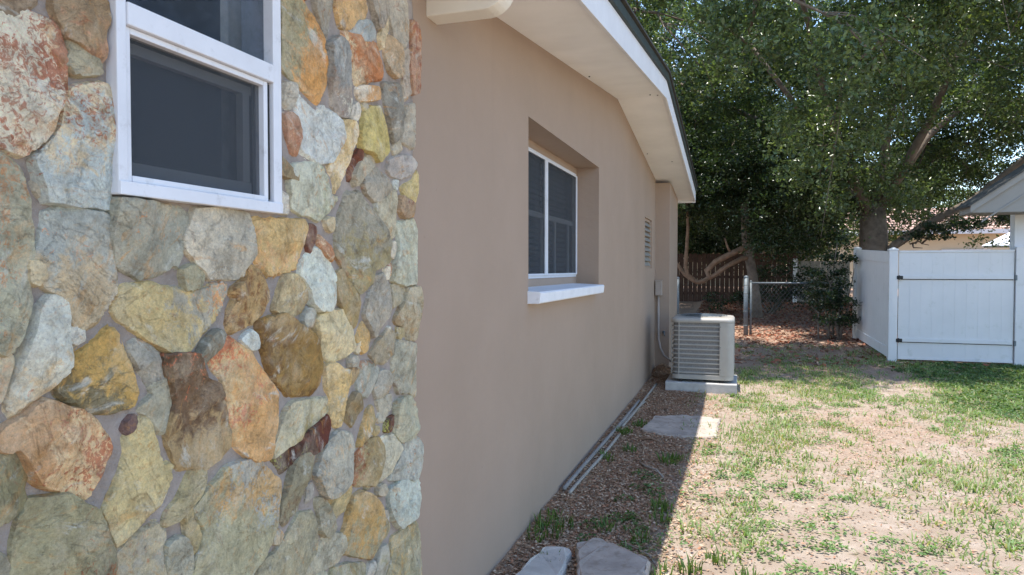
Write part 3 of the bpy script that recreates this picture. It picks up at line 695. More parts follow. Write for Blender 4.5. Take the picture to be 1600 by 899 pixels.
STONE_GAIN = np.array([1.52, 1.42, 1.24])
GROW = 0.0098
stone_no = 0
def make_stone(poly, ca, cb, mixa, cr, ra, ang, step=0.0075, rng=RNG):
    global stone_no
    stone_no += 1; sd_ = stone_no * 13
    poly = np.asarray(poly, float)
    # keep the main corners of the outline, then roughen it
    poly = simplify(poly, max(0.003, 0.045 * math.sqrt(np.ptp(poly[:, 0]) * np.ptp(poly[:, 1]))))
    n = len(poly); out = []
    for i in range(n):
        p0, p1, p2, p3 = poly[i - 1], poly[i], poly[(i + 1) % n], poly[(i + 2) % n]
        L = np.hypot(*(p2 - p1)); k = max(1, int(L / 0.008))
        for t in np.arange(k) / k:
            out.append(p1 * (1 - t) + p2 * t)
    out = np.array(out)
    out = 0.14 * np.roll(out, 1, 0) + 0.72 * out + 0.14 * np.roll(out, -1, 0)
    cen = out.mean(0)
    tg = np.roll(out, -1, 0) - np.roll(out, 1, 0)
    nrm = np.stack([tg[:, 1], -tg[:, 0]], -1); nrm /= np.linalg.norm(nrm, axis=1)[:, None] + 1e-9
    area = 0.5 * np.sum(out[:, 0] * np.roll(out[:, 1], -1) - np.roll(out[:, 0], -1) * out[:, 1])
    out = out + nrm * (GROW if area > 0 else -GROW)
    jit = min(0.012, 0.09 * math.sqrt(abs(area))) * (np.stack([fbm(out[:, 0] * 32, out[:, 1] * 32, sd_, 4), fbm(out[:, 0] * 32, out[:, 1] * 32, sd_ + 5, 4)], -1) - 0.5)
    out = out + jit
    size = math.sqrt(max(1e-5, (np.ptp(out[:, 0]) * np.ptp(out[:, 1]))))
    y0, z0 = out.min(0); y1, z1 = out.max(0)
    gy_, gz_ = np.meshgrid(np.arange(y0, y1, step), np.arange(z0, z1, step))
    G = np.stack([gy_.ravel(), gz_.ravel()], -1) + rng.uniform(-0.25, 0.25, (gy_.size, 2)) * step
    G = G[inside(G, out)]
    if len(G): G = G[seg_dist(G, out) > step * 0.55]
    o2 = out[::1] - (nrm if area > 0 else -nrm) * 0.0036
    o2 = o2[inside(o2, out)]
    if len(o2): o2 = o2[seg_dist(o2, out) > 0.0028]
    if len(G): G = G[seg_dist(G, out) > step * 0.8]
    P = [Vector(p) for p in out] + [Vector(p) for p in o2] + [Vector(p) for p in G]
    nb = len(out)
    vo, _, fo, _, _, _ = delaunay_2d_cdt(P, [(i, (i + 1) % nb) for i in range(nb)], [], 1, 1e-6)
    W = np.array([(v.x, v.y) for v in vo]); F = [tuple(f) for f in fo]
    d = seg_dist(W, out)
    loc = W - cen
    relief = float(rng.uniform(0.008, 0.018)) * min(1.0, 0.5 + size / 0.16)
    tilt = rng.normal(0, 0.055, 2)
    prof = np.clip(d / 0.0034, 0, 1) * (0.88 + 0.12 * np.clip(d / 0.02, 0, 1))
    u = fbm(W[:, 0] * 11 + sd_, W[:, 1] * 8, sd_, 4)
    ter = np.floor(u * 7) / 7 + smooth(0.72, 1.0, (u * 7) % 1) / 7
    ridge = 1 - np.abs(2 * fbm(W[:, 0] * 7, W[:, 1] * 7 + sd_, sd_ + 3, 4) - 1)
    # broken faces: a few planes meeting in creases, and a split ledge or two
    fac = np.full(len(W), 1.0)
    for _ in range(int(rng.integers(2, 5))):
        fac = np.minimum(fac, loc @ rng.normal(0, 0.11, 2) + rng.uniform(0.0, 0.006))
    fac = fac - np.median(fac)
    for _ in range(int(rng.integers(0, 3)) if size > 0.07 else 0):
        aa = rng.uniform(0, 6.283); s_ = loc @ np.array([math.cos(aa), math.sin(aa)]) - rng.normal(0, size * 0.2) + 0.02 * (fbm(W[:, 0] * 18, W[:, 1] * 18, sd_ + 31, 3) - 0.5)
        fac = fac - rng.uniform(0.003, 0.007) * smooth(-0.002, 0.0025, s_)
    h = -0.004 + (0.004 + relief + loc @ tilt * 0.5 + np.clip(fac, -0.012, 0.012)) * prof
    h += prof * (0.022 * (ter - 0.5) + 0.006 * (u - 0.5) + 0.006 * (ridge - 0.7) + 0.005 * (fbm(W[:, 0] * 45, W[:, 1] * 45, sd_ + 7, 3) - 0.5))
    h = np.where(d > 0.004, np.maximum(h, 0.0035 + 0.004 * u), h)
    h = np.clip(h, -0.010, 0.05)
    X = SX + h
    V3 = np.column_stack([X, W[:, 0], W[:, 1]])
    k = len(V3)
    def tone(c):
        c = lin(c); g_ = c.mean()
        return np.tile((g_ + (c - g_) * 0.86) * STONE_GAIN, (k, 1))
    A = tone(ca); B = tone(cb); R_ = tone(cr if cr else ca)
    base = mixa + 0.7 * (fbm(W[:, 0] * 9, W[:, 1] * 9, sd_ + 9, 3) - 0.5)
    rr_ = (ra if cr else -1.0) + 0.9 * (fbm(W[:, 0] * 12, W[:, 1] * 12, sd_ + 23, 3) - 0.5)
    if ang is not None:
        a = math.radians(ang); dv = loc @ np.array([math.cos(a), math.sin(a)]) / (size * 0.5 + 1e-6)
        base = base + 0.38 * dv
        rr_ = rr_ + 0.25 * dv
    org = origin_of(house)
    me = bpy.data.meshes.new('stone')
    me.from_pydata([tuple(v) for v in (V3 - np.array(org))], [], [f if True else f for f in F])
    for an, av in (('mixa', base), ('rusta', rr_)):
        at = me.attributes.new(an, 'FLOAT', 'POINT'); at.data.foreach_set('value', np.asarray(av, np.float32))
    for an, av in (('tone_a', A), ('tone_b', B), ('tone_r', R_)):
        at = me.attributes.new(an, 'FLOAT_COLOR', 'POINT')
        at.data.foreach_set('color', np.concatenate([av, np.ones((k, 1))], 1).astype(np.float32).ravel())
    me.update()
    o = link('stone', me, M['stone'], veneer, True)
    me.set_sharp_from_angle(angle=math.radians(38))
    return o

polys = []
for ca, cb, mixa, cr, ra, ang, q in STONES:
    poly = np.array(q, float).reshape(-1, 2) / 1000.0
    polys.append(poly)
    make_stone(poly, ca, cb, mixa, cr, ra, ang)

# the same stonework goes on outside the part seen: irregular cells between the stones above
rg = np.random.default_rng(5)
block = []
for p in polys:
    n = len(p)
    for i in range(n):
        L = np.hypot(*(p[(i + 1) % n] - p[i])); k = max(1, int(L / 0.03))
        for t in np.arange(k) / k:
            block.append(p[i] * (1 - t) + p[(i + 1) % n] * t)
c_all = {}
block = np.array(block)
wy = np.arange(WIN[0] + 0.03, WIN[1], 0.05)
wz = np.arange(WIN[2] + 0.03, WIN[3], 0.05)
block = np.concatenate([block, [(a, z) for a in (WIN[0] + 0.015, WIN[1] - 0.015) for z in wz], [(a, z) for a in wy for z in (WIN[2] + 0.015, WIN[3] - 0.015)]])
seeds = []
cand = np.column_stack([rg.uniform(-0.55, 2.11, 6000), rg.uniform(0.05, 2.62, 6000)])
taken = np.zeros(len(cand), bool)
for q in polys: taken |= inside(cand, q)
for p in cand[~taken]:
    if WIN[0] - 0.02 < p[0] < WIN[1] + 0.02 and WIN[2] - 0.02 < p[1] < WIN[3] + 0.02: continue
    if np.min(np.hypot(*(block - p).T)) < (0.024 if (p[0] > 0.72 and 0.4 < p[1] < 2.45) else 0.055): continue
    if seeds and np.min(np.hypot(*((np.array(seeds) - p) * (1.25, 0.8)).T)) < (0.06 if (p[0] > 0.72 and 0.4 < p[1] < 2.45) else 0.125): continue
    seeds.append(p)
allp = np.concatenate([np.array(seeds), block])
nseed = len(seeds)
def clip(poly, n, c):
    out = []
    for i in range(len(poly)):
        a, b_ = poly[i], poly[(i + 1) % len(poly)]
        da, db = a @ n - c, b_ @ n - c
        if da <= 0: out.append(a)
        if (da < 0) != (db < 0) and abs(da - db) > 1e-12: out.append(a + (b_ - a) * (da / (da - db)))
    return out
for i in range(nseed):
    p = allp[i]
    cell = [np.array(c) for c in ((p[0] - .16, p[1] - .18), (p[0] + .16, p[1] - .18), (p[0] + .16, p[1] + .18), (p[0] - .16, p[1] + .18))]
    order = np.argsort(np.hypot(*(allp - p).T))[1:60]
    for j in order:
        q = allp[j]; dv = q - p; L = np.hypot(*dv); dv = dv / L
        mid = p + dv * (L * 0.5 - 0.012 if j < nseed else L - 0.019)
        cell = clip(cell, dv, mid @ dv)
        if len(cell) < 3: break
    for nrm, c in (((1, 0), 2.15), ((0, 1), 2.645), ((0, -1), 0.05)):
        if len(cell) >= 3: cell = clip(cell, np.array(nrm, float), c)
    if len(cell) < 3: continue
    cell = np.array(cell)
    if np.ptp(cell[:, 0]) < 0.012 or np.ptp(cell[:, 1]) < 0.012: continue
    kk = [kq for kq in range(len(cell)) if np.hypot(*(cell[kq] - cell[kq - 1])) > 0.006]
    cell = cell[kk]
    if len(cell) < 3: continue
    src = STONES[int(rg.integers(len(STONES)))]
    make_stone(cell, src[0], src[1], src[2], src[3], src[4] * 0.7, src[5], 0.016 if np.ptp(cell[:, 1]) > 0.1 else 0.009, rg)

# ---- window in the stone wall: two sashes in a white aluminium frame
w1 = thing_win = None
FX = -1.036
b = MB()
y0, y1, z0, z1 = WIN
b.box(FX - 0.09, FX, y0, y0 + 0.021, z0, z1)
b.box(FX - 0.09, FX, y1 - 0.030, y1, z0, z1)
b.box(FX - 0.09, FX + 0.003, y0 + 0.001, y1 - 0.001, z0 - 0.001, z0 + 0.024)
b.box(FX - 0.09, FX, y0 + 0.021, y1 - 0.03, z1 - 0.03, z1)
win1 = b.build('window', M['white_metal'], house, bevel=0.0025)
tag(win1, 'white aluminium sash window set in the stone wall')
b = MB(); b.box(FX - 0.05, FX + 0.004, y0 + 0.0215, y1 - 0.031, 1.934, 1.975); b.build('meeting_rail', M['white_metal'], win1, bevel=0.003)
b = MB()      # lower sash frame
b.box(FX - 0.03, FX - 0.006, y0 + 0.0215, y0 + 0.034, z0 + 0.0245, 1.9335)
b.box(FX - 0.03, FX - 0.006, y1 - 0.058, y1 - 0.044, z0 + 0.0245, 1.9335)
b.box(FX - 0.03, FX - 0.004, y0 + 0.034, y1 - 0.058, z0 + 0.0245, z0 + 0.036)
b.box(FX - 0.03, FX - 0.006, y0 + 0.034, y1 - 0.058, 1.922, 1.9335)
b.build('lower_sash', M['white_metal'], win1, bevel=0.002)
b = MB(); b.box(FX - 0.016, FX - 0.010, y1 - 0.041, y1 - 0.033, z0 + 0.03, 1.93); b.build('weather_strip', M['black'], win1)
b = MB(); b.box(FX - 0.021, FX - 0.0195, y0 + 0.0345, y1 - 0.0585, z0 + 0.0365, 1.9215); b.build('insect_screen', M['screen'], win1)
b = MB(); b.box(FX - 0.064, FX - 0.060, y0 + 0.0215, y1 - 0.0305, z0 + 0.0245, 1.95); b.build('lower_pane', M['glass'], win1)
b = MB(); b.box(FX - 0.030, FX - 0.026, y0 + 0.0215, y1 - 0.0305, 1.976, z1 - 0.031); b.build('upper_pane', M['glass'], win1)
b = MB()      # inner sash seen through the screen
b.box(FX - 0.058, FX - 0.040, y0 + 0.0345, y1 - 0.06, z0 + 0.0365, z0 + 0.066)
b.box(FX - 0.058, FX - 0.040, y1 - 0.088, y1 - 0.066, z0 + 0.067, 1.90)
b.box(FX - 0.058, FX - 0.040, y0 + 0.0345, y1 - 0.06, 1.90, 1.92)
b.build('inner_sash', M['blind'], win1)
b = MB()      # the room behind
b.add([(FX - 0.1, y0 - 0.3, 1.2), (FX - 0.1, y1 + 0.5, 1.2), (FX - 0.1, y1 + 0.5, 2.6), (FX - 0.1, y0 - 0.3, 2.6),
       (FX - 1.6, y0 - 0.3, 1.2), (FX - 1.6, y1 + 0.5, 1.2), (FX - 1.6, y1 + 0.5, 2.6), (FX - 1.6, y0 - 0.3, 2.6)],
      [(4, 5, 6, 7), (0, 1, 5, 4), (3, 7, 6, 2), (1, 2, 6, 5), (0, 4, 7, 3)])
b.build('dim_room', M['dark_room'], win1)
vv, ff = [], []
for k in range(29):
    t = k / 28.0
    yy = y1 - 0.07 + 0.25 * t; xx = FX - 0.115 + 0.008 * math.sin(t * 26)
    vv += [(xx, yy, 1.3), (xx, yy, 2.55)]
    if k: ff.append((2 * k - 2, 2 * k, 2 * k + 1, 2 * k - 1))
mesh('curtain', vv, ff, M['curtain'], win1, True)

# ---- sliding window in the painted wall
GXp = WX - 0.185
b = MB()
a0, a1, c0, c1 = 3.735, 5.775, 1.452, 2.352
b.box(WX - 0.234, WX - 0.207, a0, a1, 1.372, 2.352)      # painted back board round the frame
bk = None
b = MB()
yl, yr, zb, zt = 3.80, 5.735, 1.452, 2.285
b.box(GXp - 0.03, GXp, yl, yr, zb - 0.014, zb + 0.004)
b.box(GXp - 0.03, GXp, yl, yr, zt - 0.004, zt + 0.014)
b.box(GXp - 0.03, GXp, yl - 0.01, yl + 0.012, zb, zt)
b.box(GXp - 0.03, GXp, yr - 0.012, yr + 0.01, zb, zt)
win2 = b.build('window', M['white_metal'], house)
tag(win2, 'white framed sliding window recessed in the taupe side wall')
for (ya, yb) in ((3.77, 4.745), (4.755, 5.72)):
    b = MB(); t = 0.03
    b.box(GXp + 0.001, GXp + 0.014, ya, ya + t, zb + 0.005, zt - 0.005)
    b.box(GXp + 0.001, GXp + 0.014, yb - t, yb, zb + 0.005, zt - 0.005)
    b.box(GXp + 0.001, GXp + 0.014, ya + t, yb - t, zb + 0.005, zb + 0.018)
    b.box(GXp + 0.001, GXp + 0.014, ya + t, yb - t, zt - 0.018, zt - 0.005)
    sc = b.build('screen_frame', M['white_metal'], win2, bevel=0.002)
    b = MB(); b.box(GXp + 0.006, GXp + 0.0075, ya + t, yb - t, zb + 0.018, zt - 0.018); b.build('insect_screen', M['screen'], win2)
for (ya, yb) in ((3.80, 4.75), (4.75, 5.72)):
    for (za, zz) in ((1.47, 1.86), (1.90, 2.27)):
        b = MB(); b.box(GXp - 0.032, GXp - 0.028, ya + 0.03, yb - 0.03, za, zz); b.build('pane', M['glass'], win2)
b = MB()
b.box(GXp - 0.04, GXp - 0.02, 3.81, 5.71, 1.862, 1.898)
for yy in (4.15, 4.75, 5.12, 5.55): b.box(GXp - 0.04, GXp - 0.02, yy - 0.018, yy + 0.018, 1.46, 1.861)
b.build('inner_sash', M['blind'], win2)
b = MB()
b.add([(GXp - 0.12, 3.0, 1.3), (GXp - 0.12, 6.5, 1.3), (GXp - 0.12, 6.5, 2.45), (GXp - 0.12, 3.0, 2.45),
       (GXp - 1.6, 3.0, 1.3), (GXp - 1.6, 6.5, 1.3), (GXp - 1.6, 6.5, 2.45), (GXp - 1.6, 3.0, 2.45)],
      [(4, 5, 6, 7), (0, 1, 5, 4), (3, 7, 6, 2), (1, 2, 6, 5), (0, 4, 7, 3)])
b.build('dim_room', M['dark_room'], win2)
for k in range(20):       # slats of the half-drawn blind
    zc = 1.50 + k * 0.04
    b = MB(); b.add([(GXp - 0.10, 3.82, zc - 0.012), (GXp - 0.10, 5.70, zc - 0.012), (GXp - 0.078, 5.70, zc + 0.012), (GXp - 0.078, 3.82, zc + 0.012)], [(0, 1, 2, 3)])
    b.build('blind_slat', M['blind'], win2)
# surround of the frame inside the recess
b = MB()
b.box(WX - 0.233, WX - 0.190, 3.732, 5.778, 2.302, 2.354)
b.box(WX - 0.233, WX - 0.190, 5.748, 5.779, 1.372, 2.3015)
b.box(WX - 0.233, WX - 0.190, 3.731, 3.787, 1.372, 2.3015)
b.box(WX - 0.233, WX - 0.188, 3.7875, 5.7475, 1.3715, 1.436)
b.build('window_surround', M['stucco'], win2)
b = MB()
b.prism([(WX - 0.187, 1.384), (-1.058, 1.374), (-1.050, 1.366), (-1.055, 1.312), (-1.062, 1.306), (WX - 0.01, 1.306), (WX - 0.187, 1.306)], 'y', 3.715, 5.63)
b.build('window_sill', M['sill'], house, bevel=0.003)

# ---- jalousie vent near the far end
b = MB()
b.box(WX - 0.049, WX - 0.020, 8.781, 8.815, 1.516, 2.154); b.box(WX - 0.049, WX - 0.020, 9.485, 9.519, 1.516, 2.154)
b.box(WX - 0.049, WX - 0.020, 8.8155, 9.4845, 1.516, 1.54); b.box(WX - 0.049, WX - 0.020, 8.8155, 9.4845, 2.12, 2.154)
vent = b.build('gable_vent', M['stucco'], house)
tag(vent, 'small louvred vent painted like the wall')
for k in range(9):
    zc = 1.575 + k * 0.064
    b = MB()
    b.add([(WX - 0.045, 8.816, zc + 0.03), (WX - 0.045, 9.484, zc + 0.03), (WX - 0.008, 9.484, zc - 0.028), (WX - 0.008, 8.816, zc - 0.028),
           (WX - 0.052, 8.816, zc + 0.025), (WX - 0.052, 9.484, zc + 0.025), (WX - 0.015, 9.484, zc - 0.033), (WX - 0.015, 8.816, zc - 0.033)],
          [(0, 3, 2, 1), (4, 5, 6, 7), (0, 1, 5, 4), (1, 2, 6, 5), (2, 3, 7, 6), (3, 0, 4, 7)])
    b.build('slat', M['neighbour_soffit'], vent)

# ---- electrical disconnect box and conduit on the return wall
b = MB(); b.box(-1.112, -1.025, 9.80, 9.9025, 1.135, 1.335)
db = b.build('disconnect_box', M['stucco_pale'], house, bevel=0.006); tag(db, 'small beige electrical disconnect box on the wall')
b = MB(); b.box(-1.117, -1.020, 9.792, 9.9027, 1.336, 1.345); b.build('box_lid', M['stucco_pale'], db)
cp = [(-1.075, 9.86, 1.14), (-1.075, 9.86, 0.75), (-1.07, 9.85, 0.52), (-1.04, 9.80, 0.40), (-0.98, 9.70, 0.315), (-0.90, 9.56, 0.27), (-0.80, 9.42, 0.25)]
b = MB(); b.tube(cp, 0.016, 10); b.build('conduit', M['stucco_pale'], house, True)
b = MB(); b.tube([(-1.0, 9.895, 0.62), (-1.0, 9.86, 0.62)], 0.02, 8); b.tube([(-1.0, 9.865, 0.62), (-0.985, 9.84, 0.57)], 0.009, 6); b.build('hose_bib', M['galv'], house, True)
# ================================================================ AIR CONDITIONER
def gz1(x, y): return float(ground_z(np.array([x]), np.array([y]))[0])
ax0, ax1, ay0, ay1 = -0.795, -0.055, 8.74, 9.46
pad = MB().box(-0.86, -0.015, 8.68, 9.54, -0.04, 0.115).build('concrete_pad', M['concrete'], None, bevel=0.012)
tag(pad, 'pale concrete pad under the air conditioner', 'concrete pad')
ac = thing('air_conditioner', 'beige outdoor air conditioner with louvred sides beside the house', 'air conditioner', (-0.425, 9.1, 0.117))
def rrect(x0, x1, y0, y1, r, n=6):
    out = []
    for (cx, cy, a0) in ((x1 - r, y0 + r, -90), (x1 - r, y1 - r, 0), (x0 + r, y1 - r, 90), (x0 + r, y0 + r, 180)):
        for k in range(n + 1):
            a = math.radians(a0 + 90 * k / n); out.append((cx + r * math.cos(a), cy + r * math.sin(a)))
    return out
def ring(mb, x0, x1, y0, y1, r, z0, z1, th):
    o, i = rrect(x0, x1, y0, y1, r), rrect(x0 + th, x1 - th, y0 + th, y1 - th, max(r - th, .01))
    n = len(o)
    vs_ = [(*p, z0) for p in o] + [(*p, z1) for p in o] + [(*p, z0) for p in i] + [(*p, z1) for p in i]
    fs_ = []
    for k in range(n):
        j = (k + 1) % n
        fs_ += [(k, j, n + j, n + k), (2 * n + j, 2 * n + k, 3 * n + k, 3 * n + j), (n + k, n + j, 3 * n + j, 3 * n + k), (j, k, 2 * n + k, 2 * n + j)]
    return mb.add(vs_, fs_)
for (fx, fy) in ((ax0 + .12, ay0 + .03), (ax1 - .13, ay0 + .03), (ax0 + .12, ay1 - .03), (ax1 - .13, ay1 - .03)):
    MB().box(fx - .022, fx + .022, fy - .03, fy + .03, 0.116, 0.148).build('foot', M['black'], ac)
b = MB(); b.prism(rrect(ax0, ax1, ay0, ay1, .09), 'z', 0.149, 0.205); b.build('base_pan', M['ac_metal'], ac, bevel=0.004)
b = MB(); b.prism(rrect(ax0 + .021, ax1 - .021, ay0 + .021, ay1 - .021, .075), 'z', 0.206, 0.845); b.build('coil', M['ac_coil'], ac)
# louvre slats, wrapped round the cabinet
for k in range(11):
    zc = 0.232 + k * 0.0568
    b = MB()
    o = rrect(ax0 + .006, ax1 - .006, ay0 + .006, ay1 - .006, .085); i = rrect(ax0 + .022, ax1 - .022, ay0 + .022, ay1 - .022, .07)
    n = len(o)
    vs_ = [(*p, zc - .008) for p in o] + [(*p, zc + .003) for p in o] + [(*p, zc + .009) for p in i] + [(*p, zc + .002) for p in i]
    fs_ = []
    for q in range(n):
        j = (q + 1) % n
        fs_ += [(q, j, n + j, n + q), (n + q, n + j, 2 * n + j, 2 * n + q), (2 * n + q, 2 * n + j, 3 * n + j, 3 * n + q), (3 * n + q, 3 * n + j, j, q)]
    b.add(vs_, fs_); b.build('louvre_slat', M['ac_metal'], ac)
# plain service panel round the right-hand front corner, slim corner posts elsewhere
pan = [(ax1 - .165, ay0 - .004)] + [p for p in rrect(ax0 - .004, ax1 + .004, ay0 - .004, ay1 + .004, .09)[:7]] + [(ax1 + .004, ay0 + .22)]
inn = [(ax1 - .165, ay0 + .012)] + [p for p in rrect(ax0 + .012, ax1 - .012, ay0 + .012, ay1 - .012, .075)[:7]] + [(ax1 - .012, ay0 + .22)]
b = MB(); b.prism(pan + inn[::-1], 'z', 0.2055, 0.8445); sp_ = b.build('service_panel', M['ac_metal'], ac)
for yy in (0.28, 0.55, 0.80):
    MB().tube([(ax1 - .155, ay0 - .008, yy), (ax1 - .155, ay0 - .003, yy)], .006, 6).build('screw', M['galv'], sp_)
for (px_, py_) in ((ax0 + .095, ay0), (ax0, ay0 + .095), (ax0, ay1 - .095), (ax0 + .095, ay1), (ax1 - .095, ay1), (ax1, ay1 - .095)):
    MB().box(px_ - .006, px_ + .006, py_ - .006, py_ + .006, .2055, .8445).build('corner_post', M['ac_metal'], ac)
# top cap with rolled rim, fan opening and guard
b = MB()
prof = [(.0, .845), (-.006, .86), (-.004, .882), (.012, .900), (.045, .906)]
rs = [[(*p, z) for p in rrect(ax0 + o, ax1 - o, ay0 + o, ay1 - o, max(.09 - o, .03), 8)] for o, z in prof]
n = len(rs[0])
ccx, ccy, rf = (ax0 + ax1) / 2, (ay0 + ay1) / 2, .285
an = [math.atan2(p[1] - ccy, p[0] - ccx) for p in rs[-1]]
rs.append([(ccx + rf * math.cos(a), ccy + rf * math.sin(a), .912) for a in an])
rs.append([(ccx + rf * math.cos(a), ccy + rf * math.sin(a), .80) for a in an])
vs_ = [p for r in rs for p in r]
fs_ = [(i * n + k, i * n + (k + 1) % n, (i + 1) * n + (k + 1) % n, (i + 1) * n + k) for i in range(len(rs) - 1) for k in range(n)]
b.add(vs_, fs_); cap_ = b.build('top_cap', M['ac_metal'], ac, True)
for k in range(9):
    r = .035 + .031 * k
    MB().tube([(ccx + r * math.cos(a), ccy + r * math.sin(a), .921 + .012 * (1 - (r / .285) ** 2)) for a in np.linspace(0, 2 * math.pi, 33)], .0028, 5, False).build('guard_ring', M['galv'], cap_)
for k in range(8):
    a = k * math.pi / 4
    MB().tube([(ccx + r * math.cos(a), ccy + r * math.sin(a), .917 + .012 * (1 - (r / .285) ** 2)) for r in (.03, .15, .29)], .003, 5).build('guard_spoke', M['galv'], cap_)
b = MB(); b.tube([(ccx, ccy, .72), (ccx, ccy, .83)], .09, 16); b.build('fan_motor', M['black'], ac)
for k in range(3):
    a = k * 2.094
    p = [(ccx + r * math.cos(a + d), ccy + r * math.sin(a + d), .84 + z) for r, d, z in ((.08, -.25, .02), (.27, -.38, .03), (.27, .3, -.02), (.08, .3, -.01))]
    MB().add(p, [(0, 1, 2, 3)]).build('fan_blade', M['ac_coil'], ac)

# ================================================================ SLABS, PIPES, STICKS
def slab(name, poly, z0, z1, mat, label, tiltx=0.0):
    rg = np.random.default_rng(len(label))
    pts = []
    n = len(poly)
    for i in range(n):
        a, c = np.array(poly[i]), np.array(poly[(i + 1) % n]); k = max(1, int(np.hypot(*(c - a)) / .035))
        for t in np.arange(k) / k:
            pts.append(a * (1 - t) + c * t + rg.normal(0, .0045, 2))
    P = np.array(pts)
    inn = P.mean(0) + (P - P.mean(0)) * (1 - .012 / np.hypot(*(P - P.mean(0)).T)[:, None])
    nb = len(P)
    zt = lambda p: z1 + tiltx * (p[0] - P[:, 0].mean()) + .004 * rg.normal()
    vs_ = [(p[0], p[1], z0) for p in P] + [(p[0], p[1], zt(p) - .012) for p in P] + [(p[0], p[1], zt(p)) for p in inn]
    fs_ = [(k, (k + 1) % nb, nb + (k + 1) % nb, nb + k) for k in range(nb)] + [(nb + k, nb + (k + 1) % nb, 2 * nb + (k + 1) % nb, 2 * nb + k) for k in range(nb)]
    fs_.append(tuple(range(2 * nb, 3 * nb)))
    o = mesh(name, vs_, fs_, mat)
    tag(o, label, 'paving slab', 'slabs lying along the wall')
    return o
slab('paving_slab', [(-.86, 6.42), (-.60, 6.25), (-.175, 6.33), (-.165, 7.16), (-.52, 7.22), (-.80, 7.05)], -.03, .022, M['slab'], 'flat sand-coloured slab sunk in the soil in front of the air conditioner')
slab('paving_slab', [(-1.02, 2.75), (-.99, 3.2), (-.945, 3.46), (-.825, 3.51), (-.80, 3.27), (-.785, 2.8)], -.03, .05, M['slab_grey'], 'broken bluish grey slab nearest the wall', -.1)
slab('paving_slab', [(-.815, 3.575), (-.72, 3.685), (-.56, 3.57), (-.40, 3.43), (-.42, 3.1), (-.59, 2.95), (-.72, 3.2)], -.03, .055, M['slab'], 'grey slab with a pointed end half in the shade', .05)

def pipe(p0, p1, r, mat, label, sag=0.0):
    n = 14; pts = []
    for k in range(n + 1):
        t = k / n; x = p0[0] * (1 - t) + p1[0] * t; y = p0[1] * (1 - t) + p1[1] * t
        pts.append((x + .006 * math.sin(5 * t + p0[1]), y, (p0[2] * (1 - t) + p1[2] * t) - sag * math.sin(math.pi * t)))
    o = MB().tube(pts, r, 10).build('plastic_pipe', mat, None, True)
    tag(o, label, 'pipe', 'pipes lying along the foot of the wall')
    return o
pipe((-1.085, 4.42, .05), (-1.045, 7.70, .045), .0145, M['pvc_grey'], 'long grey pipe closest to the wall')
pipe((-1.040, 4.39, .036), (-1.000, 6.12, .034), .0125, M['pvc'], 'pale shorter pipe at the near end of the bundle')
pipe((-1.025, 6.42, .036), (-.985, 8.92, .040), .0125, M['pvc'], 'thin whitish pipe reaching farthest toward the air conditioner')
pipe((-1.065, 6.30, .034), (-.985, 7.70, .032), .0135, M['pvc'], 'pale pipe lying on the yard side of the middle of the bundle')
def stick(pts, r, mat, label):
    o = MB().tube([(x, y, gz1(x, y) + r + z) for x, y, z in pts], [r, r * .9, r * .8, r * .6][:len(pts)], 7).build('fallen_stick', mat, None, True)
    tag(o, label, 'stick', 'twigs on the bare soil')
stick([(-.83, 6.08, .0), (-.72, 6.10, .012), (-.63, 6.02, .005)], .013, M['bark_pale'], 'short thick pale stick on the soil behind the grass tufts')
stick([(-.72, 5.36, .0), (-.65, 5.20, .02), (-.56, 5.13, .02), (-.50, 5.00, .0)], .008, M['pvc'], 'thin crooked whitish twig in the shaded strip')
stick([(-.60, 6.02, .0), (-.48, 6.1, .008), (-.38, 6.06, .0)], .007, M['bark_pale'], 'slender twig in front of the sunken slab')
stick([(-.66, 3.86, .0), (-.58, 3.74, .01), (-.44, 3.62, .004), (-.38, 3.5, .0)], .005, M['pvc'], 'long thin pale twig beside the pointed slab')

# ================================================================ WHITE VINYL FENCE AND GATE
def vpost(parent, x, y, z0, z1, s=.127):
    p = MB().box(x - s / 2, x + s / 2, y - s / 2, y + s / 2, z0, z1).build('post', M['vinyl'], parent, bevel=.006)
    h = s / 2 + .008
    MB().box(x - h, x + h, y - h, y + h, z1 + .001, z1 + .022).add(
        [(x - h, y - h, z1 + .0225), (x + h, y - h, z1 + .0225), (x + h, y + h, z1 + .0225), (x - h, y + h, z1 + .0225), (x, y, z1 + .06)],
        [(0, 1, 4), (1, 2, 4), (2, 3, 4), (3, 0, 4)]).build('post_cap', M['vinyl'], p)
    return p
vf = thing('vinyl_fence', 'white vinyl privacy fence panel running back from the gate', 'fence', (2.30, 14.0, 0.05))
vpost(vf, 2.36, 12.56, -.05, 1.80)
vpost(vf, 2.24, 15.32, .0, 1.90)
def fx(t): return 2.36 + (2.24 - 2.36) * t
ya, yb = 12.63, 15.25
nb_ = 16
for k in range(nb_):
    t0, t1 = k / nb_, (k + 1) / nb_
    q0, q1 = ya + (yb - ya) * t0 + .001, ya + (yb - ya) * t1 - .001
    xa, xb = fx(t0), fx(t1); d = .011
    za, zb_ = .20 + .1 * t0, 1.62 + .1 * t0
    MB().add([(xa - d, q0, za), (xa + d, q0, za), (xb + d, q1, za), (xb - d, q1, za), (xa - d, q0, zb_), (xa + d, q0, zb_), (xb + d, q1, zb_), (xb - d, q1, zb_)],
             [(0, 3, 2, 1), (4, 5, 6, 7), (0, 1, 5, 4), (1, 2, 6, 5), (2, 3, 7, 6), (3, 0, 4, 7)]).build('board', M['vinyl'], vf)
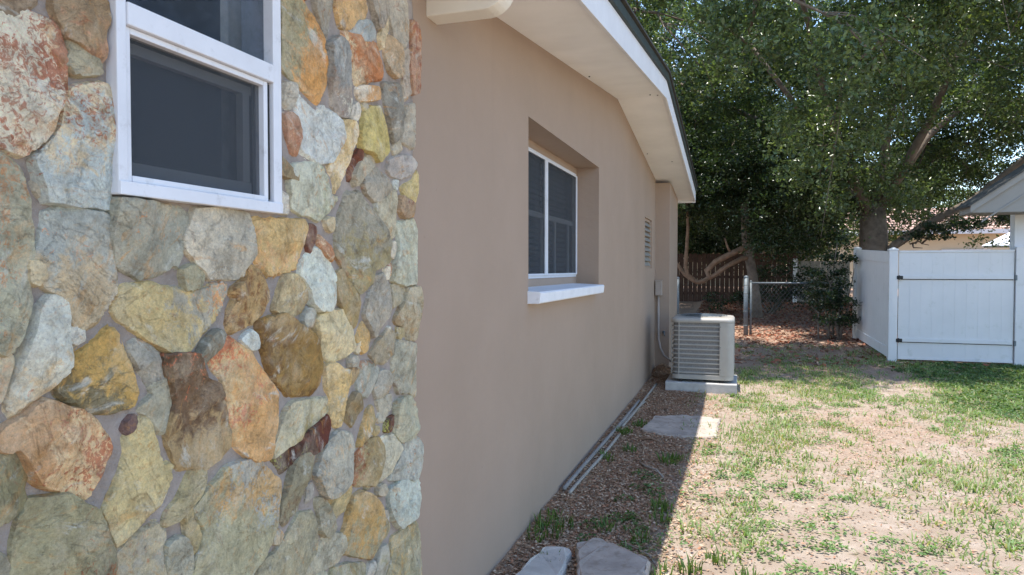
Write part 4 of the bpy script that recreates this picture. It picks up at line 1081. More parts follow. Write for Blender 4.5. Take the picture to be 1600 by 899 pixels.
def vrail(z, h, w):
    xa, xb = fx(0), fx(1); r = .1
    MB().add([(xa - w, ya, z), (xa + w, ya, z), (xb + w, yb, z + r), (xb - w, yb, z + r), (xa - w, ya, z + h), (xa + w, ya, z + h), (xb + w, yb, z + r + h), (xb - w, yb, z + r + h)],
             [(0, 3, 2, 1), (4, 5, 6, 7), (0, 1, 5, 4), (1, 2, 6, 5), (2, 3, 7, 6), (3, 0, 4, 7)]).build('rail', M['vinyl'], vf, bevel=.004)
vrail(.05, .165, .025); vrail(1.60, .19, .025)

gt = thing('vinyl_gate', 'wide white vinyl gate with black hinges between fence and neighbour house', 'gate', (3.2, 12.54, 0.02))
gx0, gx1 = 2.44, 4.02
nb_ = 10
for k in range(nb_):
    q0 = gx0 + (gx1 - gx0) * k / nb_ + .0003; q1 = gx0 + (gx1 - gx0) * (k + 1) / nb_ - .0003
    MB().box(q0, q1, 12.535, 12.557, .09, 1.765).build('board', M['vinyl'], gt, bevel=.001)
MB().box(gx0, gx1, 12.523, 12.568, 1.766, 1.80).build('top_rail', M['vinyl'], gt, bevel=.004)
MB().box(gx0, gx1, 12.523, 12.568, .05, .089).build('bottom_rail', M['vinyl'], gt, bevel=.004)
for z in (1.345, .335):
    MB().box(gx0 + .03, gx1 - .01, 12.508, 12.533, z, z + .055).build('cross_rail', M['vinyl'], gt, bevel=.004)
    MB().box(gx0 + .03, gx1 - .01, 12.529, 12.5345, z - .012, z - .001).build('rail_shadow', M['black'], gt)  # dark strip standing in for the shadow line below the rail
    hg = MB().box(gx0 - .035, gx0 + .055, 12.488, 12.507, z - .005, z + .05).build('hinge', M['black'], gt, bevel=.006)
    MB().tube([(gx0 - .003, 12.483, z - .012), (gx0 - .003, 12.483, z + .058)], .012, 8).build('hinge_pin', M['black'], hg)
    MB().box(gx1 + .002, gx1 + .03, 12.495, 12.525, z - .015, z + .065).build('latch', M['galv'], gt)
# ================================================================ NEIGHBOUR HOUSE
nh = thing('house', 'white neighbouring house corner with a grey gable end above the gate', 'house', (4.3, 12.6, 0))
MB().box(4.035, 4.16, 12.50, 12.63, -.05, 1.84).build('gate_pilaster', M['vinyl'], nh, bevel=.006)
b = MB(); b.prism([(4.05, -.1), (7.6, -.1), (7.6, 2.6), (4.05, 2.6)], 'y', 12.64, 12.84); b.build('wall', M['neighbour_wall'], nh)
sl = .72
def nz(x): return 2.47 + sl * (x - 3.30)
b = MB(); b.prism([(3.30, 2.345), (7.6, 2.345), (7.6, nz(7.6)), (3.30, nz(3.30))], 'y', 12.0, 12.635); b.build('gable_pediment', M['neighbour_soffit'], nh)
b = MB(); b.prism([(3.27, nz(3.27) - .10), (7.6, nz(7.6) - .10), (7.6, nz(7.6) + .002), (3.27, nz(3.27) + .002)], 'y', 11.965, 11.998); b.build('rake_board', M['neighbour_soffit'], nh)
b = MB(); b.prism([(3.42, nz(3.42) - .36), (7.6, nz(7.6) - .36), (7.6, nz(7.6) - .335), (3.42, nz(3.42) - .335)], 'y', 11.985, 11.9985); b.build('trim_strip', M['neighbour_soffit'], nh)
b = MB(); b.prism([(3.24, nz(3.24) + .004), (7.6, nz(7.6) + .004), (7.6, nz(7.6) + .035), (3.24, nz(3.24) + .035)], 'y', 11.94, 12.66); b.build('roof', M['shingle'], nh)

# ================================================================ FAR HOUSE WITH A TILED ROOF AND A POOL CAGE
fh = thing('house', 'pale yellow far house with an orange tiled roof behind the gate', 'house', (9.0, 38.0, .4))
MB().box(3.4, 20.0, 38.0, 46.0, 0.0, 3.30).build('wall', M['far_wall'], fh)
MB().box(3.0, 20.4, 37.35, 37.42, 3.16, 3.36).build('gutter', M['far_white'], fh)
MB().add([(2.9, 37.4, 3.34), (20.5, 37.4, 3.34), (20.5, 42.0, 4.75), (2.9, 42.0, 4.75), (20.5, 46.6, 3.34), (2.9, 46.6, 3.34)], [(0, 1, 2, 3), (3, 2, 4, 5), (0, 3, 5), (1, 4, 2)]).build('roof', M['tile_roof'], fh)
for k in range(9):
    yy = 37.55 + k * .48; zz = 3.34 + (yy - 37.4) * .3065
    MB().box(2.95, 20.45, yy, yy + .08, zz + .002, zz + .05).build('tile_course', M['tile_roof'], fh)
for (q0, q1) in ((9.2, 11.2), (5.4, 6.6)):
    w = MB().box(q0, q1, 37.93, 37.99, 1.5, 2.45).build('window', M['far_white'], fh)
    MB().box(q0 + .08, q1 - .08, 37.90, 37.925, 1.58, 2.37).build('pane', M['glass'], w)
pc = thing('patio_cover', 'low grey and white patio cover in front of the tiled far house', 'patio cover', (11.0, 33.0, .4))
MB().add([(9.2, 32.2, 2.38), (13.4, 31.6, 2.36), (13.4, 34.5, 3.25), (11.2, 34.5, 3.2), (9.2, 32.2, 2.44), (13.4, 31.6, 2.42), (13.4, 34.5, 3.31), (11.2, 34.5, 3.26)],
         [(0, 3, 2, 1), (4, 5, 6, 7), (0, 1, 5, 4), (1, 2, 6, 5), (2, 3, 7, 6), (3, 0, 4, 7)]).build('cover_panel', M['far_white'], pc)
for xx in (9.35, 11.4, 13.2):
    MB().box(xx - .04, xx + .04, 32.2, 32.28, .3, 2.37).build('post', M['far_white'], pc)
MB().tube([(9.25, 32.12, 2.41), (13.4, 31.52, 2.39)], .05, 6).build('edge_beam', M['galv'], pc)
lh = thing('house', 'distant white roofed house glimpsed above the dark wooden fence', 'house', (-3.0, 40.0, .4))
MB().box(-12, 2.2, 40.0, 46.0, 0.2, 2.75).build('wall', M['far_wall'], lh)
MB().add([(-12.5, 39.4, 2.72), (2.7, 39.4, 2.72), (2.7, 43.0, 3.75), (-12.5, 43.0, 3.75), (2.7, 46.6, 2.72), (-12.5, 46.6, 2.72)], [(0, 1, 2, 3), (3, 2, 4, 5), (0, 3, 5), (1, 4, 2)]).build('roof', M['far_white'], lh)

# ================================================================ DARK WOODEN FENCE
wf = thing('wooden_fence', 'dark brown wooden board fence at the back of the yard', 'fence', (-1.0, 24.0, .35))
rg = np.random.default_rng(3)
x = -5.0
while x < 1.62:
    w = .138 + rg.uniform(-.004, .004); z1 = 2.02 + rg.uniform(-.02, .02); yy = 24.0 + rg.uniform(-.008, .008)
    MB().prism([(x, .2), (x + w, .2), (x + w, z1 - .03), (x + w - .03, z1), (x + .03, z1), (x, z1 - .03)], 'y', yy, yy + .018).build('board', M['cedar'], wf)
    x += w + .008
for z in (.65, 1.2, 1.75):
    MB().box(-5.0, 1.64, 24.03, 24.07, z, z + .09).build('rail', M['cedar'], wf)
wp = thing('white_fence', 'short pale fence section right of the dark wooden fence', 'fence', (2.4, 24.0, .35))
for k in range(9):
    q = 1.78 + k * .17
    MB().box(q, q + .162, 24.0, 24.02, .22, 1.76).build('board', M['neighbour_soffit'], wp)
MB().box(1.64, 1.77, 23.96, 24.09, .2, 1.84).build('post', M['neighbour_wall'], wp)

# ================================================================ CHAIN LINK FENCE
cl = thing('chain_link_fence', 'low galvanised chain link fence crossing the yard behind the air conditioner', 'fence', (.14, 15.35, .1))
def cpost(x, y, z1, r, nm='post'):
    p = MB().tube([(x, y, 0.0), (x, y, z1)], r, 12).build(nm, M['galv'], cl, True)
    MB().tube([(x, y, z1 + .001), (x, y, z1 + .02), (x, y, z1 + .038)], [r * 1.12, r * 1.0, r * .4], 12).build('post_cap', M['galv'], p)
    return p
cpost(.14, 15.35, 1.33, .048); cpost(.235, 15.37, 1.23, .024, 'gate_post')
cpost(-1.27, 15.45, 1.30, .036); cpost(1.95, 15.5, 1.25, .03)
for z in (.32, .62, 1.0, 1.17):
    MB().tube([(.14 + .052 * math.cos(a), 15.35 + .052 * math.sin(a), z) for a in np.linspace(0, 2 * math.pi, 15)], .008, 5, False).build('tension_band', M['galv'], cl)
MB().tube([(.235, 15.37, 1.21), (1.95, 15.5, 1.215)], .021, 8).build('top_rail', M['galv'], cl, True)
MB().tube([(-1.27, 15.45, 1.25), (-3.6, 15.45, 1.25)], .021, 8).build('top_rail', M['galv'], cl, True)
for (x0, x1, yy, zt_) in ((.26, 1.93, 15.44, 1.20), (-3.6, -1.3, 15.45, 1.24)):
    b = MB(); s_ = .085
    k = -20
    while x0 + k * s_ < x1:
        for sg in (1, -1):
            pa, pb = [], None
            xa = x0 + k * s_; xb = xa + (zt_ - .15) * .75
            if sg < 0: xa, xb = xb, xa
            # clip in x
            t0 = 0.0; t1 = 1.0
            dx = xb - xa
            lo, hi = sorted(((x0 - xa) / dx, (x1 - xa) / dx))
            t0, t1 = max(t0, lo), min(t1, hi)
            if t1 - t0 > .02:
                f = lambda t: (xa + dx * t, yy + .002 * sg, .15 + (zt_ - .15) * t)
                b.tube([f(t0), f(t1)], .0018, 3, False)
        k += 1
    o = b.build('chain_link_mesh', M['galv'], cl); o['kind'] = 'stuff'

# ================================================================ TREES
def leaf_cloud(name, C, size, cols, mat, parent=None, rng=RNG, up=0.5, aspect=0.5, kind=None, spread=None):
    n = len(C)
    nrm = rng.normal(0, 1, (n, 3)); nrm[:, 2] += up * 1.4; nrm /= np.linalg.norm(nrm, axis=1)[:, None]
    t = rng.normal(0, 1, (n, 3)); t -= (t * nrm).sum(1)[:, None] * nrm; t /= np.linalg.norm(t, axis=1)[:, None]
    s = np.cross(nrm, t)
    L = size * rng.uniform(.65, 1.3, n)[:, None]; Wd = L * aspect * .5
    base = C - t * L * .5; tip = C + t * L * .5 - nrm * L * .12
    lft = C - s * Wd + nrm * L * .10 + t * L * .02; rgt = C + s * Wd + nrm * L * .10 + t * L * .02
    V = np.stack([base, rgt, tip, lft], 1).reshape(-1, 3)
    i = np.arange(n) * 4
    F = np.stack([np.stack([i, i + 1, i + 2], -1), np.stack([i, i + 2, i + 3], -1)], 1).reshape(-1, 3)
    cols = np.asarray(cols, float)
    ci = rng.integers(0, len(cols), n)
    c = cols[ci] * rng.uniform(.72, 1.3, n)[:, None]
    return fast_mesh(name, V, F, mat, parent, False, {'tint': np.repeat(c, 4, 0)})

def lobes_to_points(lobes, nclump, nleaf, csig, rng, flat=.75):
    out = []
    for (c, r) in lobes:
        k = max(4, int(nclump * r * r))
        d = rng.normal(0, 1, (k, 3)); d /= np.linalg.norm(d, axis=1)[:, None]
        d[:, 2] = np.where((d[:, 2] < -.3) & (rng.random(k) < .6), -d[:, 2], d[:, 2])
        rad = r * (1 - .45 * rng.random(k) ** 1.6)
        cc = np.array(c) + d * rad[:, None] * np.array([1, 1, flat])
        m_ = rng.poisson(nleaf, k)
        pts = np.repeat(cc, m_, 0) + rng.normal(0, 1, (m_.sum(), 3)) * csig * np.array([1, 1, .6])
        out.append(pts)
    return np.concatenate(out)

def wavy(p0, p1, n, amp, rng):
    p0, p1 = np.array(p0, float), np.array(p1, float)
    t = np.linspace(0, 1, n + 1)[:, None]
    P = p0 + (p1 - p0) * t
    P += np.cumsum(rng.normal(0, amp, (n + 1, 3)), 0) * np.sin(np.pi * t)
    P[:, 2] += .12 * np.linalg.norm(p1 - p0) * np.sin(np.pi * t[:, 0])
    return P

rg = np.random.default_rng(21)
lobes = []
tries = 0
while len(lobes) < 285 and tries < 60000:
    tries += 1
    x, y, z = rg.uniform(-7.5, 11), rg.uniform(9.1, 27), rg.uniform(2.7, 10.6)
    near = 9.6 if x < 2.6 else 8.6
    if y < near + .5 or (y < 11.2 and z < 5.6): continue
    zlow = (4.0 if y < 13.5 else 3.3 if y < 15.5 else 2.9) + (1.2 if (x > 2.4 and y < 17) else 0) + (.7 if x < -.3 and y < 13 else 0)
    if z < zlow: continue
    top = 6.5 + (y - 9.5) * .42
    if z > min(top, 10.6): continue
    if x < -.2 and y < 11.8: continue
    # openings in the crown where the sky shows
    r = rg.uniform(.75, 1.35)
    if any((x - q[0][0]) ** 2 + (y - q[0][1]) ** 2 + ((z - q[0][2]) * 1.2) ** 2 < (.88) ** 2 for q in lobes): continue
    lobes.append(((x, y, z), r))
for _ in range(24):      # crown lobes added above the view to shade the yard
    lobes.append(((rg.uniform(-1.6, 2.8), rg.uniform(10.2, 13.4), rg.uniform(6.6, 8.0)), rg.uniform(.7, 1.1)))
oak = thing('oak_tree', 'huge dense shade tree filling the sky behind the fence', 'tree', (3.0, 18.0, .25))
b = MB()
T0 = np.array((3.0, 18.0, .1))
b.tube([(3.02, 18, .05), (3.0, 18, .5), (2.98, 18.0, 1.4), (2.97, 18, 2.3), (2.95, 18.05, 3.0)], [.46, .36, .31, .30, .26], 14)
limbs = [
    [(2.97, 18, 2.5), (2.6, 17.8, 3.4), (1.95, 17.5, 4.1), (1.2, 17.0, 5.2), (.2, 16.2, 6.4)],
    [(2.95, 18.05, 2.8), (3.15, 18.2, 3.9), (3.3, 18.2, 4.9), (3.5, 18.0, 6.4), (3.6, 17.6, 8.2)],
    [(3.05, 18, 1.55), (3.38, 17.8, 2.05), (3.95, 17.5, 2.5), (4.7, 17.2, 2.95), (5.4, 16.8, 3.65), (6.4, 16.2, 4.6), (7.6, 15.5, 5.6)],
    [(2.95, 18.0, 2.6), (2.3, 17.4, 3.9), (1.8, 16.8, 5.2), (1.4, 16.2, 6.6), (1.0, 15.0, 7.4)],
    [(3.0, 18.0, 2.7), (3.9, 17.6, 4.6), (4.5, 17.2, 6.3), (4.9, 16.2, 7.8)],
    [(2.95, 18.1, 2.7), (2.0, 19.2, 4.2), (.4, 20.2, 5.6), (-2.0, 20.5, 7.0)],
    [(3.0, 18.1, 2.8), (4.4, 19.4, 4.8), (6.4, 20.4, 6.6)],
]
ends = []
for L in limbs:
    r0 = .11
    b.tube(L, list(np.linspace(r0, .045, len(L))), 9)
    ends += L[2:]
ends = np.array(ends)
nodes = [np.array(e) for e in ends]
todo = sorted(lobes, key=lambda q: np.min(np.linalg.norm(ends - np.array(q[0]), axis=1)))
for (c, r) in todo:
    nd = np.array(nodes); j = np.argmin(np.linalg.norm(nd - np.array(c), axis=1))
    P = wavy(nd[j], np.array(c) + (0, 0, .2), 5, .06, rg)
    b.tube([tuple(p) for p in P], list(np.linspace(.034, .014, 6)), 5)
    nodes.append(P[-1])
    for _ in range(3):
        q = np.array(c) + rg.normal(0, 1, 3) * r * .6
        P2 = wavy(P[3], q, 3, .05, rg)
        b.tube([tuple(p) for p in P2], list(np.linspace(.014, .005, 4)), 4)
b.build('trunk', M['bark'], oak, True)
pts = lobes_to_points(lobes, 42, 42, .145, rg)
OAKC = [(.09, .135, .06), (.105, .155, .068), (.075, .115, .057), (.125, .175, .072), (.092, .13, .07), (.16, .205, .068)]
leaf_cloud('crown', pts, .10, OAKC, M['oak_leaf'], oak, rg, .5, .55)
N_OAK = len(pts)

# low tree with bent limbs beyond the chain link fence
bt = thing('bent_tree', 'leaning tree with bent tan limbs in front of the dark wooden fence', 'tree', (.35, 18.9, .25))
b = MB()
btr = MB(); btr.tube([(.45, 19.0, .15), (.40, 18.95, .8), (.30, 18.85, 1.5), (.16, 18.7, 2.2), (.1, 18.6, 3.2)], [.16, .13, .12, .11, .09], 10)
b.tube([(.25, 18.75, 2.05), (.06, 18.6, 2.02), (-.25, 18.5, 1.87), (-.58, 18.5, 1.69), (-.80, 18.5, 1.46), (-.74, 18.5, 1.30), (-.86, 18.5, 1.20), (-1.02, 18.5, 1.16), (-1.2, 18.5, 1.26), (-1.35, 18.5, 1.37), (-1.55, 18.5, 1.65), (-1.75, 18.5, 1.92)],
       [.09, .08, .075, .07, .068, .065, .065, .06, .055, .05, .04, .03], 10)
b.tube([(.25, 18.8, 1.80), (.05, 18.6, 1.77), (-.3, 18.5, 1.58), (-.58, 18.5, 1.36), (-.75, 18.5, 1.26)], [.07, .065, .06, .06, .05], 8)
b.tube([(-1.1, 18.5, 1.22), (-1.28, 18.5, 1.36), (-1.33, 18.5, 1.6), (-1.30, 18.48, 2.0), (-1.27, 18.45, 2.55), (-1.3, 18.4, 3.4)], [.055, .055, .05, .045, .04, .025], 9)
b.tube([(-.2, 18.5, 1.9), (-.28, 18.48, 2.05), (-.36, 18.45, 2.3)], [.035, .03, .02], 6)
b.build('limbs', M['bark_pale'], bt, True)
btr.build('trunk', M['bark'], bt, True)
lob2 = []
for _ in range(44):
    lob2.append(((rg.uniform(-3.2, 2.3), rg.uniform(16.9, 20.5), rg.uniform(2.75, 4.6)), rg.uniform(.5, .8)))
for (x, z) in ((.9, 2.3), (1.3, 2.1), (1.7, 2.2), (.6, 2.5), (2.0, 2.5), (1.5, 2.6), (.3, 2.7), (.55, 1.95), (.2, 2.2), (.45, 2.4), (1.0, 1.9), (1.4, 1.75), (1.8, 1.9), (2.1, 2.1), (.75, 1.7)):
    lob2.append(((x, 18.2 + .4 * math.sin(9 * x), z), .36))
for _ in range(26):
    lob2.append(((rg.uniform(-3.4, 2.2), rg.uniform(20.6, 22.4), rg.uniform(2.2, 3.3)), rg.uniform(.35, .6)))
pts = lobes_to_points(lob2, 55, 30, .13, rg)
leaf_cloud('crown', pts, .085, [(.03, .055, .022), (.038, .065, .028), (.05, .08, .03), (.026, .046, .02)], M['oak_leaf'], bt, rg, .4, .5)

def bush(name, label, cat, base, boxes, n, size, cols, sig, stems, group=None):
    o = thing(name, label, cat, base, group)
    b = MB()
    for k in range(stems):
        (bx, rr_) = boxes[k % len(boxes)]
        P = wavy((base[0] + rg.normal(0, .1), base[1] + rg.normal(0, .08), base[2] - .05), np.array(bx) + rg.normal(0, .15, 3), 5, .03, rg)
        b.tube([tuple(p) for p in P], list(np.linspace(.022, .007, 6)), 5)
    b.build('stems', M['bark'], o, True)
    pts = lobes_to_points(boxes, n, 26, sig, rg, 1.0)
    pts = pts[pts[:, 2] > base[2] + .02]
    leaf_cloud('foliage', pts, size, cols, M['oak_leaf'], o, rg, .4, .55)
    return o
DK = [(.022, .042, .018), (.03, .052, .022), (.04, .066, .026), (.018, .034, .016)]
bush('shrub', 'dark leafy shrub climbing beside the white vinyl fence post', 'shrub', (1.85, 15.0, .1),
     [((1.75, 14.95, .55), .38), ((1.55, 15.1, .8), .32), ((1.95, 14.9, .75), .3), ((1.65, 15.0, 1.1), .34), ((1.9, 15.0, 1.25), .28), ((2.02, 15.0, 1.6), .22), ((1.75, 15.05, 1.65), .2), ((1.9, 15.0, 1.95), .2), ((1.5, 15.05, 1.45), .16), ((2.05, 14.9, .4), .22)], 190, .062, DK, .06, 9)
bush('shrub', 'low dark shrub behind the chain link top rail', 'shrub', (.8, 20.0, .28),
     [((.5, 20, .7), .4), ((1.0, 20.1, .75), .42), ((1.5, 20.0, .8), .45), ((.1, 20.2, .6), .35), ((1.2, 19.7, 1.2), .4), ((1.8, 19.8, 1.1), .45), ((.6, 19.8, 1.15), .36), ((2.1, 20, .7), .4), ((-.5, 20.3, .55), .35)], 120, .07, DK, .09, 7)
bush('hanging_spray', 'small leafy spray hanging over the top of the white gate', 'foliage', (3.5, 17.0, 2.1),
     [((3.5, 16.6, 2.15), .16), ((3.75, 16.7, 2.32), .2), ((4.05, 16.7, 2.2), .17), ((4.4, 16.8, 2.4), .2), ((4.75, 16.8, 2.42), .16), ((3.62, 16.6, 1.95), .1), ((5.3, 17.0, 2.55), .14)], 330, .07, DK, .06, 6)

# trees farther off, so that the gaps between the near ones close
def far_tree(label, cx, cy, h, rx, nl, cols, seed):
    r2 = np.random.default_rng(seed)
    o = thing('background_tree', label, 'tree', (cx, cy, .4), 'trees beyond the back fence')
    b = MB(); b.tube([(cx, cy, .2), (cx + .1, cy, h * .35), (cx, cy, h * .6), (cx, cy, h * .85)], [.28, .22, .15, .05], 9)
    lob = []
    for _ in range(nl):
        a = r2.uniform(0, 6.28); q = math.sqrt(r2.random()); z = r2.uniform(.26, .95)
        w = rx * math.sin(math.pi * min(1, max(.12, z)) ** .8)
        c = (cx + w * q * math.cos(a), cy + w * q * math.sin(a), h * z); lob.append((c, r2.uniform(.7, 1.2)))
        b.tube([(cx, cy, h * z * .7), ((cx + c[0]) / 2, (cy + c[1]) / 2, h * z * .9), c], [.07, .045, .02], 5)
    b.build('trunk', M['bark'], o, True)
    leaf_cloud('crown', lobes_to_points(lob, 26, 26, .24, r2), .15, cols, M['oak_leaf'], o, r2, .4, .6)
YG = [(.10, .145, .03), (.13, .17, .035), (.085, .125, .03)]
DT = [(.035, .06, .024), (.045, .075, .03), (.055, .085, .032)]
far_tree('dark dense tree right behind the left part of the wooden fence', -3.4, 27.5, 8.5, 3.2, 60, DT, 14)
far_tree('dark dense tree right behind the right part of the wooden fence', .6, 28.0, 8.0, 2.8, 55, DT, 15)
far_tree('bright yellow-green tree lit by the sun behind the tiled house', 10.5, 50.0, 9.5, 5.0, 60, YG, 4)
far_tree('mid green tree above the distant white roofed house', -4.0, 34.0, 8.5, 4.0, 40, [(.06, .09, .03), (.075, .11, .035)], 5)
far_tree('mid green tree standing between the two distant houses', 2.2, 32.0, 8.0, 3.2, 36, [(.055, .085, .03), (.07, .1, .035)], 6)

# ================================================================ LITTER, GRASS AND WEEDS (uncountable cover)
rg = np.random.default_rng(77)
def scatter(n, x0, x1, y0, y1, dens):
    x = rg.uniform(x0, x1, n); y = rg.uniform(y0, y1, n)
    k = rg.random(n) < dens(x, y)
    ok = ~((x > -.87) & (x < 0) & (y > 8.66) & (y < 9.56)) & (x > -1.11)
    return x[k & ok], y[k & ok]

def flat_bits(name, x, y, size, cols, label, cat, lift=.006):
    n = len(x); z = ground_z(x, y) + rg.uniform(.002, lift * 2, n)
    nrm = np.column_stack([rg.normal(0, .28, n), rg.normal(0, .28, n), np.ones(n)]); nrm /= np.linalg.norm(nrm, axis=1)[:, None]
    a = rg.uniform(0, 6.283, n); t = np.column_stack([np.cos(a), np.sin(a), np.zeros(n)]); t -= (t * nrm).sum(1)[:, None] * nrm
    s = np.cross(nrm, t); L = (size * rg.uniform(.5, 1.5, n))[:, None]; w = L * rg.uniform(.12, .36, n)[:, None]
    C = np.column_stack([x, y, z])
    V = np.stack([C - t * L * .5, C + s * w + nrm * L * .06, C + t * L * .5 + nrm * L * rg.uniform(-.05, .15, n)[:, None], C - s * w + nrm * L * .06], 1).reshape(-1, 3)
    i = np.arange(n) * 4
    F = np.stack([np.stack([i, i + 1, i + 2], -1), np.stack([i, i + 2, i + 3], -1)], 1).reshape(-1, 3)
    cols = np.asarray(cols); c = cols[rg.integers(0, len(cols), n)] * rg.uniform(.7, 1.3, n)[:, None]
    o = fast_mesh(name, V, F, M['litter'], None, False, {'tint': np.repeat(c, 4, 0)})
    return tag(o, label, cat, None, 'stuff')
LIT = [(.40, .27, .185), (.34, .22, .15), (.46, .34, .25), (.24, .15, .10), (.36, .28, .21), (.38, .20, .125)]
lx, ly = scatter(210000, -1.11, 6.0, 2.6, 14.0, lambda x, y: (.16 + .84 * mould_mask(x, y)) * smooth(14.5, 3.0, y) ** .5 * np.where(x < -.2, 1.0, .8))
flat_bits('leaf_litter', lx, ly, .020, LIT, 'dry brown leaf litter strewn over the soil', 'leaf litter')
LIT_SHADE = [(.42, .26, .16), (.36, .21, .125), (.50, .35, .235), (.24, .14, .085), (.54, .41, .29), (.36, .18, .105)]  # litter browns with the tone of the eave shade put in
lx, ly = scatter(60000, -1.11, -.15, 2.6, 9.8, lambda x, y: .15 + .8 * shade_litter_mask(x, y))
flat_bits('shade_litter_bits', lx, ly, .022, LIT_SHADE, 'brown bark and dry leaf bits along the wall foot, tinted for the eave shade', 'shade_litter', .008)
RED = [(.30, .10, .055), (.36, .15, .09), (.24, .085, .05), (.42, .27, .18), (.2, .1, .065)]
lx, ly = scatter(26000, -3.2, 4.0, 11.5, 24.0, lambda x, y: .35 + .65 * smooth(13, 16, y))
flat_bits('fallen_leaves', lx, ly, .085, RED, 'reddish fallen leaves under the trees at the back', 'fallen leaves', .015)

def blades(name, cx, cy, per, rad, hgt, cols, label, cat, lean=.5, width=.0042):
    n0 = len(cx); k = rg.poisson(per, n0); x = np.repeat(cx, k); y = np.repeat(cy, k); n = len(x)
    hh = np.repeat(np.broadcast_to(hgt, n0), k) * rg.uniform(.45, 1.25, n); rr_ = np.repeat(np.broadcast_to(rad, n0), k)
    a = rg.uniform(0, 6.283, n); q = np.sqrt(rg.random(n)) * rr_
    x = x + q * np.cos(a); y = y + q * np.sin(a)
    ok = x > -1.105; x, y, hh, a = x[ok], y[ok], hh[ok], a[ok]; n = len(x)
    z = ground_z(x, y) - .004
    b_ = a + rg.normal(0, .7, n); d = np.column_stack([np.cos(b_), np.sin(b_), np.zeros(n)]) * (lean * rg.uniform(.2, 1.3, n))[:, None]
    sd_ = np.column_stack([-np.sin(b_), np.cos(b_), np.zeros(n)]) * (width * rg.uniform(.7, 1.4, n))[:, None]
    B = np.column_stack([x, y, z]); up_ = np.array([0, 0, 1.])
    M1 = B + up_ * (hh * .55)[:, None] + d * (hh * .35)[:, None]
    Tp = B + up_ * (hh * .88)[:, None] + d * (hh * 1.0)[:, None]
    V = np.stack([B - sd_, B + sd_, M1 + sd_ * .85, M1 - sd_ * .85, Tp], 1).reshape(-1, 3)
    i = np.arange(n) * 5
    F = np.stack([np.stack([i, i + 1, i + 2], -1), np.stack([i, i + 2, i + 3], -1), np.stack([i + 3, i + 2, i + 4], -1)], 1).reshape(-1, 3)
    cols = np.asarray(cols); c = cols[rg.integers(0, len(cols), n)] * rg.uniform(.75, 1.3, n)[:, None]
    o = fast_mesh(name, V, F, M['grass'], None, False, {'tint': np.repeat(c, 5, 0)})
    return tag(o, label, cat, None, 'stuff')
GRC = [(.18, .265, .09), (.215, .30, .105), (.15, .23, .075), (.27, .33, .14), (.21, .28, .10), (.40, .35, .21)]
def gdens(x, y):
    p = fbm(x * 1.5 + 3, y * 1.2, 51, 4)
    d = smooth(.40, .62, p) * .8 + .10
    d = d * (.25 + .75 * smooth(-.4, .2, x)) * np.where(y < 10.8, 1, .5) * (y < 14)
    d = d + .8 * smooth(1.8, 3.6, x + 2.0 * (p - .5)) * smooth(5.0, 8.5, y) * (y < 12.5)
    return np.clip(d, 0, 1)
tx, ty = scatter(17000, -.55, 5.5, 2.7, 14, gdens)
blades('grass', tx, ty, 9, .075, rg.uniform(.022, .065, len(tx)), GRC, 'thin sunlit grass tufts scattered over the sand', 'grass', 1.15)
known = np.array([(-1.05, 3.79), (-1.02, 3.96), (-1.06, 3.6), (-.99, 3.72), (-.95, 3.86), (-.88, 6.68), (-.90, 6.60), (-.97, 6.29), (-.99, 6.2), (-.84, 5.7), (-.54, 5.5), (-.50, 5.42), (-.46, 5.55), (-.44, 4.32), (-.48, 4.40), (-.42, 4.15), (-.51, 3.82), (-.72, 3.90), (-.36, 3.4), (-.97, 5.35), (-.22, 3.5), (-.1, 3.65), (.05, 3.45), (-.9, 3.35)])
blades('grass', known[:, 0], known[:, 1], 34, .06, .075, [(.10, .17, .04), (.13, .20, .05), (.085, .14, .035)], 'taller green grass clumps in the shaded strip by the wall', 'grass', .55, .004)

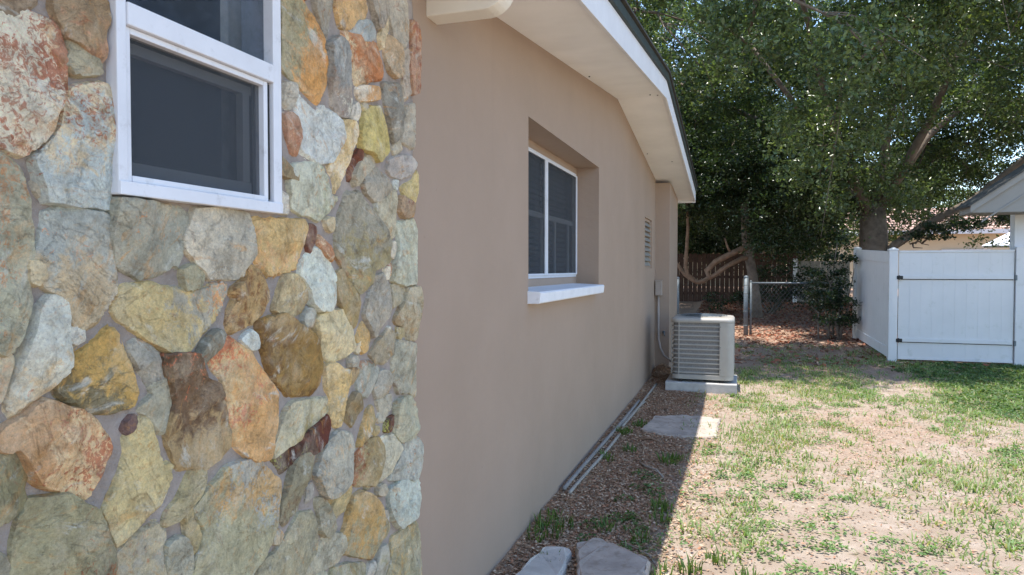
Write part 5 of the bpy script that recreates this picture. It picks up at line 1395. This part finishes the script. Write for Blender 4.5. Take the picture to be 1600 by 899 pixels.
def weeds(name, cx, cy, per, rad, size, cols, label):
    k = rg.poisson(per, len(cx)); x = np.repeat(cx, k); y = np.repeat(cy, k); R_ = np.repeat(np.broadcast_to(rad, len(cx)), k); n = len(x)
    a = rg.uniform(0, 6.283, n); q = np.sqrt(rg.random(n)) * R_; x = x + q * np.cos(a); y = y + q * np.sin(a) * .9
    ok = x > -1.1; x, y, q, R_ = x[ok], y[ok], q[ok], R_[ok]
    z = ground_z(x, y) + .008 + rg.uniform(0, .042, len(x)) * (1.1 - (q / R_) ** 2)
    o = leaf_cloud(name, np.column_stack([x, y, z]), size, cols, M['grass'], None, rg, 2.0, .7)
    return tag(o, label, 'weeds', None, 'stuff')
def wdens(x, y):
    p = fbm(x * 1.3 + 9, y * 1.1 + 4, 61, 4)
    d = smooth(.46, .64, p) * .6 + .05
    d = d * (.2 + .8 * smooth(-.3, .3, x))
    d = d + 1.0 * smooth(1.8, 3.2, x + 2.2 * (p - .5)) * smooth(3.5, 6.5, y) * (y < 12.4)
    return np.clip(d, 0, 1)
wx_, wy_ = scatter(3000, -.6, 5.5, 2.8, 12.6, wdens)
WDC = [(.14, .24, .08), (.17, .275, .095), (.115, .20, .065), (.21, .30, .12)]
weeds('weeds', wx_, wy_, 30, rg.uniform(.05, .13, len(wx_)), .024, WDC, 'low broad-leaved weeds creeping across the sunlit yard')
kw = np.array([(-.58, 4.96), (-.63, 4.72), (-.69, 4.07), (-.80, 3.92), (-.54, 3.69), (-.66, 5.05), (-.70, 4.45), (-.52, 4.62), (-.62, 4.12), (-.77, 3.72), (-.55, 3.95), (-.03, 8.5), (.06, 8.45), (-.08, 8.55), (.15, 8.6), (-.2, 6.0), (-.12, 5.2), (-.18, 4.6)])
weeds('weeds', kw[:, 0], kw[:, 1], 48, .075, .024, [(.11, .18, .055), (.14, .21, .07), (.09, .15, .045)], 'small weed rosettes in the shaded strip and by the pad')
cx_, cy_ = scatter(2600, 2.2, 5.6, 8.0, 12.4, lambda x, y: smooth(1.9, 4.2, x + 2.4 * (fbm(x * 1.4, y * 1.4, 71) - .5)) * smooth(6.8, 10.2, y + 1.5 * (fbm(x, y, 72) - .5)))
weeds('ground_cover', cx_, cy_, 26, .12, .04, [(.075, .14, .045), (.095, .165, .055), (.065, .115, .04), (.14, .17, .07)], 'thick green ground cover in front of the white gate')
print('oak leaves', N_OAK, 'stones', stone_no)
